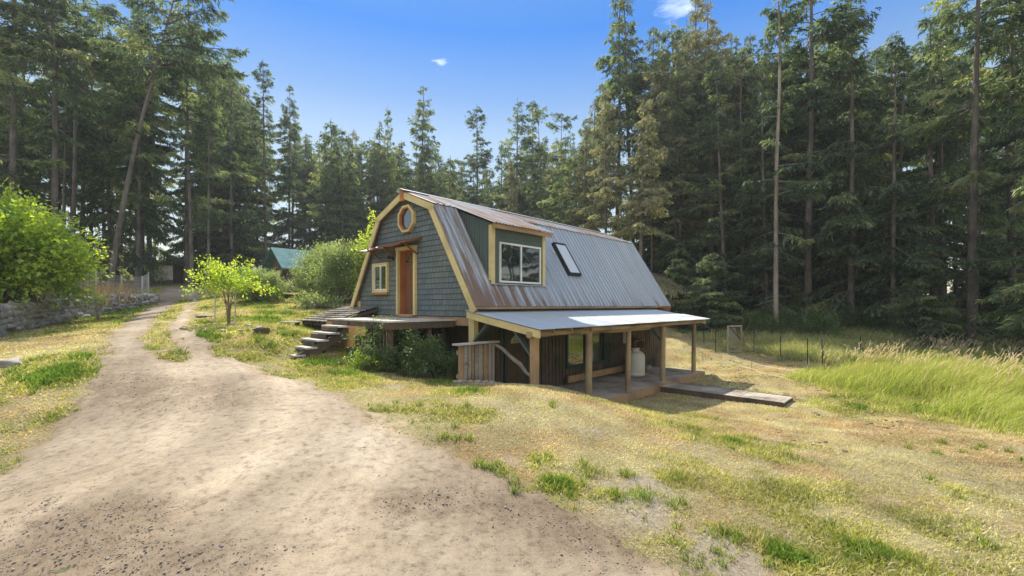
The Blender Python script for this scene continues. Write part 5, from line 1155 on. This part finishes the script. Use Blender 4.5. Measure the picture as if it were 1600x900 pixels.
# undergrowth of the woods: salal-like shrubs, many alike
for i in range(46):
    px = rng.uniform(1090, 1660); d = rng.uniform(29, 36) - (px - 1100) * .006; x = (px - CX) / F * d; s_ = rng.uniform(.45, 1.1)
    shrub('forest_shrub', 'low dark shrub in the undergrowth at the foot of the right-hand forest', 'shrub', (x, d, g1(x, d) - .1), S6, rng.uniform(0, 6), (s_ * 1.8, s_ * 1.6, s_ * 1.4), 'undergrowth shrubs of the right-hand forest')
for i in range(34):
    px = rng.uniform(-20, 600); d = rng.uniform(48, 56); x = (px - CX) / F * d; s_ = rng.uniform(.6, 1.5)
    shrub('forest_shrub', 'low dark shrub in the undergrowth beneath the backlit firs', 'shrub', (x, d, g1(x, d) - .1), S6, rng.uniform(0, 6), (s_ * 2.2, s_ * 1.8, s_ * 1.8), 'undergrowth shrubs below the backlit firs')
# dry weeds behind the stone wall
for i, (px, d) in enumerate([(165, 24), (178, 26), (140, 22)]):
    x = (px - CX) / F * d; z = g1(x, d); n = 260; a = rng.normal(0, .45, n); b = rng.normal(0, .4, n)
    me = blades('dry_weeds', a, b, rng.uniform(.5, 1.5, n), np.full(n, .02), rng.uniform(.1, .5, n), np.array([.42,.30,.18]) * rng.uniform(.6, 1.3, n)[:, None], z=np.full(n, -.05))
    o = link('dry_weeds', me, M['blade']); o.location = (x, d, z); tag(o, 'clump of tall dry brown weeds behind the stone wall by the mesh fence', 'weeds', 'dry weeds behind the stone wall')

# ================================================================== SKY, SUN, CAMERA
sdir = np.array([-.40, 1.02, 1.18]); sdir /= np.linalg.norm(sdir); elev = math.asin(sdir[2]); azi = math.atan2(sdir[0], sdir[1])
w = bpy.data.worlds.new('World'); bpy.context.scene.world = w; w.use_nodes = True; nt = w.node_tree; ns = nt.nodes; L = nt.links; ns.clear()
sk = N(ns, 'ShaderNodeTexSky', sky_type='NISHITA'); sk.sun_disc = False; sk.sun_elevation = elev; sk.sun_rotation = azi; sk.air_density = 1.0; sk.dust_density = .05; sk.ozone_density = 3.0; sk.altitude = 50
tc = N(ns, 'ShaderNodeTexCoord')
def blob(px, py, rad, sc, th):
    v = np.array([(px - CX) / F, 1, (HZ - py) / F]); v /= np.linalg.norm(v)
    nrm = N(ns, 'ShaderNodeVectorMath', operation='NORMALIZE'); L.new(tc.outputs['Generated'], nrm.inputs[0])
    d = N(ns, 'ShaderNodeVectorMath', operation='DISTANCE'); L.new(nrm.outputs[0], d.inputs[0]); d.inputs[1].default_value = v
    n = N(ns, 'ShaderNodeTexNoise', Scale=sc, Detail=6.0, Roughness=.6); mp = N(ns, 'ShaderNodeMapping'); mp.inputs['Scale'].default_value = (.7, .7, 3.2); L.new(nrm.outputs[0], mp.inputs[0]); L.new(mp.outputs[0], n.inputs['Vector'])
    mr = N(ns, 'ShaderNodeMapRange'); L.new(d.outputs['Value'], mr.inputs[0]); mr.inputs[1].default_value = 0; mr.inputs[2].default_value = rad; mr.inputs[3].default_value = 1; mr.inputs[4].default_value = 0
    mu = N(ns, 'ShaderNodeMath', operation='MULTIPLY'); L.new(n.outputs['Fac'], mu.inputs[0]); L.new(mr.outputs[0], mu.inputs[1])
    r = N(ns, 'ShaderNodeMapRange'); L.new(mu.outputs[0], r.inputs[0]); r.inputs[1].default_value = th; r.inputs[2].default_value = th + .3; return r.outputs[0]
b1 = blob(685, 95, .07, 26, .42); b2 = blob(540, 190, .14, 9, .60); b3 = blob(1075, 12, .25, 7, .45)
m1 = N(ns, 'ShaderNodeMath', operation='MAXIMUM'); L.new(b1, m1.inputs[0]); L.new(b2, m1.inputs[1]); m2 = N(ns, 'ShaderNodeMath', operation='MAXIMUM', use_clamp=True); L.new(m1.outputs[0], m2.inputs[0]); L.new(b3, m2.inputs[1])
gmm = N(ns, 'ShaderNodeGamma'); gmm.inputs['Gamma'].default_value = .42; L.new(sk.outputs[0], gmm.inputs['Color'])
hs = N(ns, 'ShaderNodeHueSaturation', Saturation=1.55, Value=1.0); L.new(gmm.outputs[0], hs.inputs['Color'])
nz = N(ns, 'ShaderNodeVectorMath', operation='NORMALIZE'); L.new(tc.outputs['Generated'], nz.inputs[0]); sz = N(ns, 'ShaderNodeSeparateXYZ'); L.new(nz.outputs[0], sz.inputs[0])
rz_ = ramp(ns, [(0, (.80,.70,.60)), (.2, (.80,.70,.62)), (.34, (.70,.65,.62)), (.42, (.40,.49,.62)), (.52, (.13,.35,.66)), (.66, (.30,.44,.62)), (.85, (.56,.66,.78)), (1, (.60,.70,.80))]); L.new(sz.outputs[2], rz_.inputs['Fac'])
mz_ = N(ns, 'ShaderNodeMix', data_type='RGBA', blend_type='MULTIPLY'); mz_.inputs[0].default_value = 1; L.new(hs.outputs[0], mz_.inputs[6]); L.new(rz_.outputs[0], mz_.inputs[7])
sc2 = N(ns, 'ShaderNodeVectorMath', operation='SCALE'); sc2.inputs['Scale'].default_value = 2.0; L.new(mz_.outputs[2], sc2.inputs[0])
# broken bright cloud added unseen behind the viewpoint as fill light
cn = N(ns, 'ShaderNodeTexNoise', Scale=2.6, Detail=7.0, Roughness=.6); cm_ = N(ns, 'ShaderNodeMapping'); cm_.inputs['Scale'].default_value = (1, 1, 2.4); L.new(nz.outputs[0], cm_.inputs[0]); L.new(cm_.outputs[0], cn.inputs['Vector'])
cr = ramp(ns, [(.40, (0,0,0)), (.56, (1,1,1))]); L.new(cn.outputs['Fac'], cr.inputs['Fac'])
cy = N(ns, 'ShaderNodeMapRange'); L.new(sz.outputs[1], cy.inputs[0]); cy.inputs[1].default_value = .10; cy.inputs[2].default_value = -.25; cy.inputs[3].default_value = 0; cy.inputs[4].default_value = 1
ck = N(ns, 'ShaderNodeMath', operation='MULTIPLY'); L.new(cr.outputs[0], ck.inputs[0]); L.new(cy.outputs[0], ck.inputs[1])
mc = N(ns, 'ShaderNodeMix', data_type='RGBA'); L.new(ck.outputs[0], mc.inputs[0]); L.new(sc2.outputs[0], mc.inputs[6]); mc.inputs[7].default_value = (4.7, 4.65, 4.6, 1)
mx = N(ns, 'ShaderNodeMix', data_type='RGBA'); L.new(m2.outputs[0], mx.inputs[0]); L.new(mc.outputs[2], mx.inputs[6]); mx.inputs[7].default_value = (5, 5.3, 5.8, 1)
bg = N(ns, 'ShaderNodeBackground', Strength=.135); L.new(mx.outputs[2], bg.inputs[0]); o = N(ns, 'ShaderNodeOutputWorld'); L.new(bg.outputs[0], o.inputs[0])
sun = bpy.data.lights.new('sun', 'SUN'); sun.energy = 3.3; sun.angle = R(.53); sun.color = (1, .93, .80)
so = bpy.data.objects.new('sun', sun); C.objects.link(so)
from mathutils import Vector
so.rotation_euler = Vector(tuple(-sdir)).to_track_quat('-Z', 'Y').to_euler(); so.location = (0, 0, 60)
cam = bpy.data.cameras.new('camera'); co_ = bpy.data.objects.new('camera', cam); C.objects.link(co_); co_.location = (0, 0, CZ); co_.rotation_euler = (R(90), 0, 0)
cam.sensor_width = 36; cam.lens = 36 * F / 1600; cam.shift_y = (HZ - 450) / 1600; cam.clip_end = 3000; cam.clip_start = .1
sc = bpy.context.scene; sc.camera = co_
sc.view_settings.view_transform = 'Standard'; sc.view_settings.look = 'None'; sc.view_settings.exposure = 1.33; sc.view_settings.gamma = 1
sc.cycles.max_bounces = 8; sc.cycles.transparent_max_bounces = 8; sc.cycles.sample_clamp_indirect = 6

hm, nt, ns, L = newmat('thin_air'); pv = N(ns, 'ShaderNodeVolumePrincipled', Density=.0005, Anisotropy=.3); pv.inputs['Color'].default_value = (.86, .93, 1, 1); o = N(ns, 'ShaderNodeOutputMaterial'); L.new(pv.outputs[0], o.inputs['Volume'])
hz = MB().box(-110, 110, -45, 110, -6, 48).build('haze', hm); hz['kind'] = 'stuff'; hz['label'] = 'thin sunlit morning haze between the trees'; hz['category'] = 'haze'
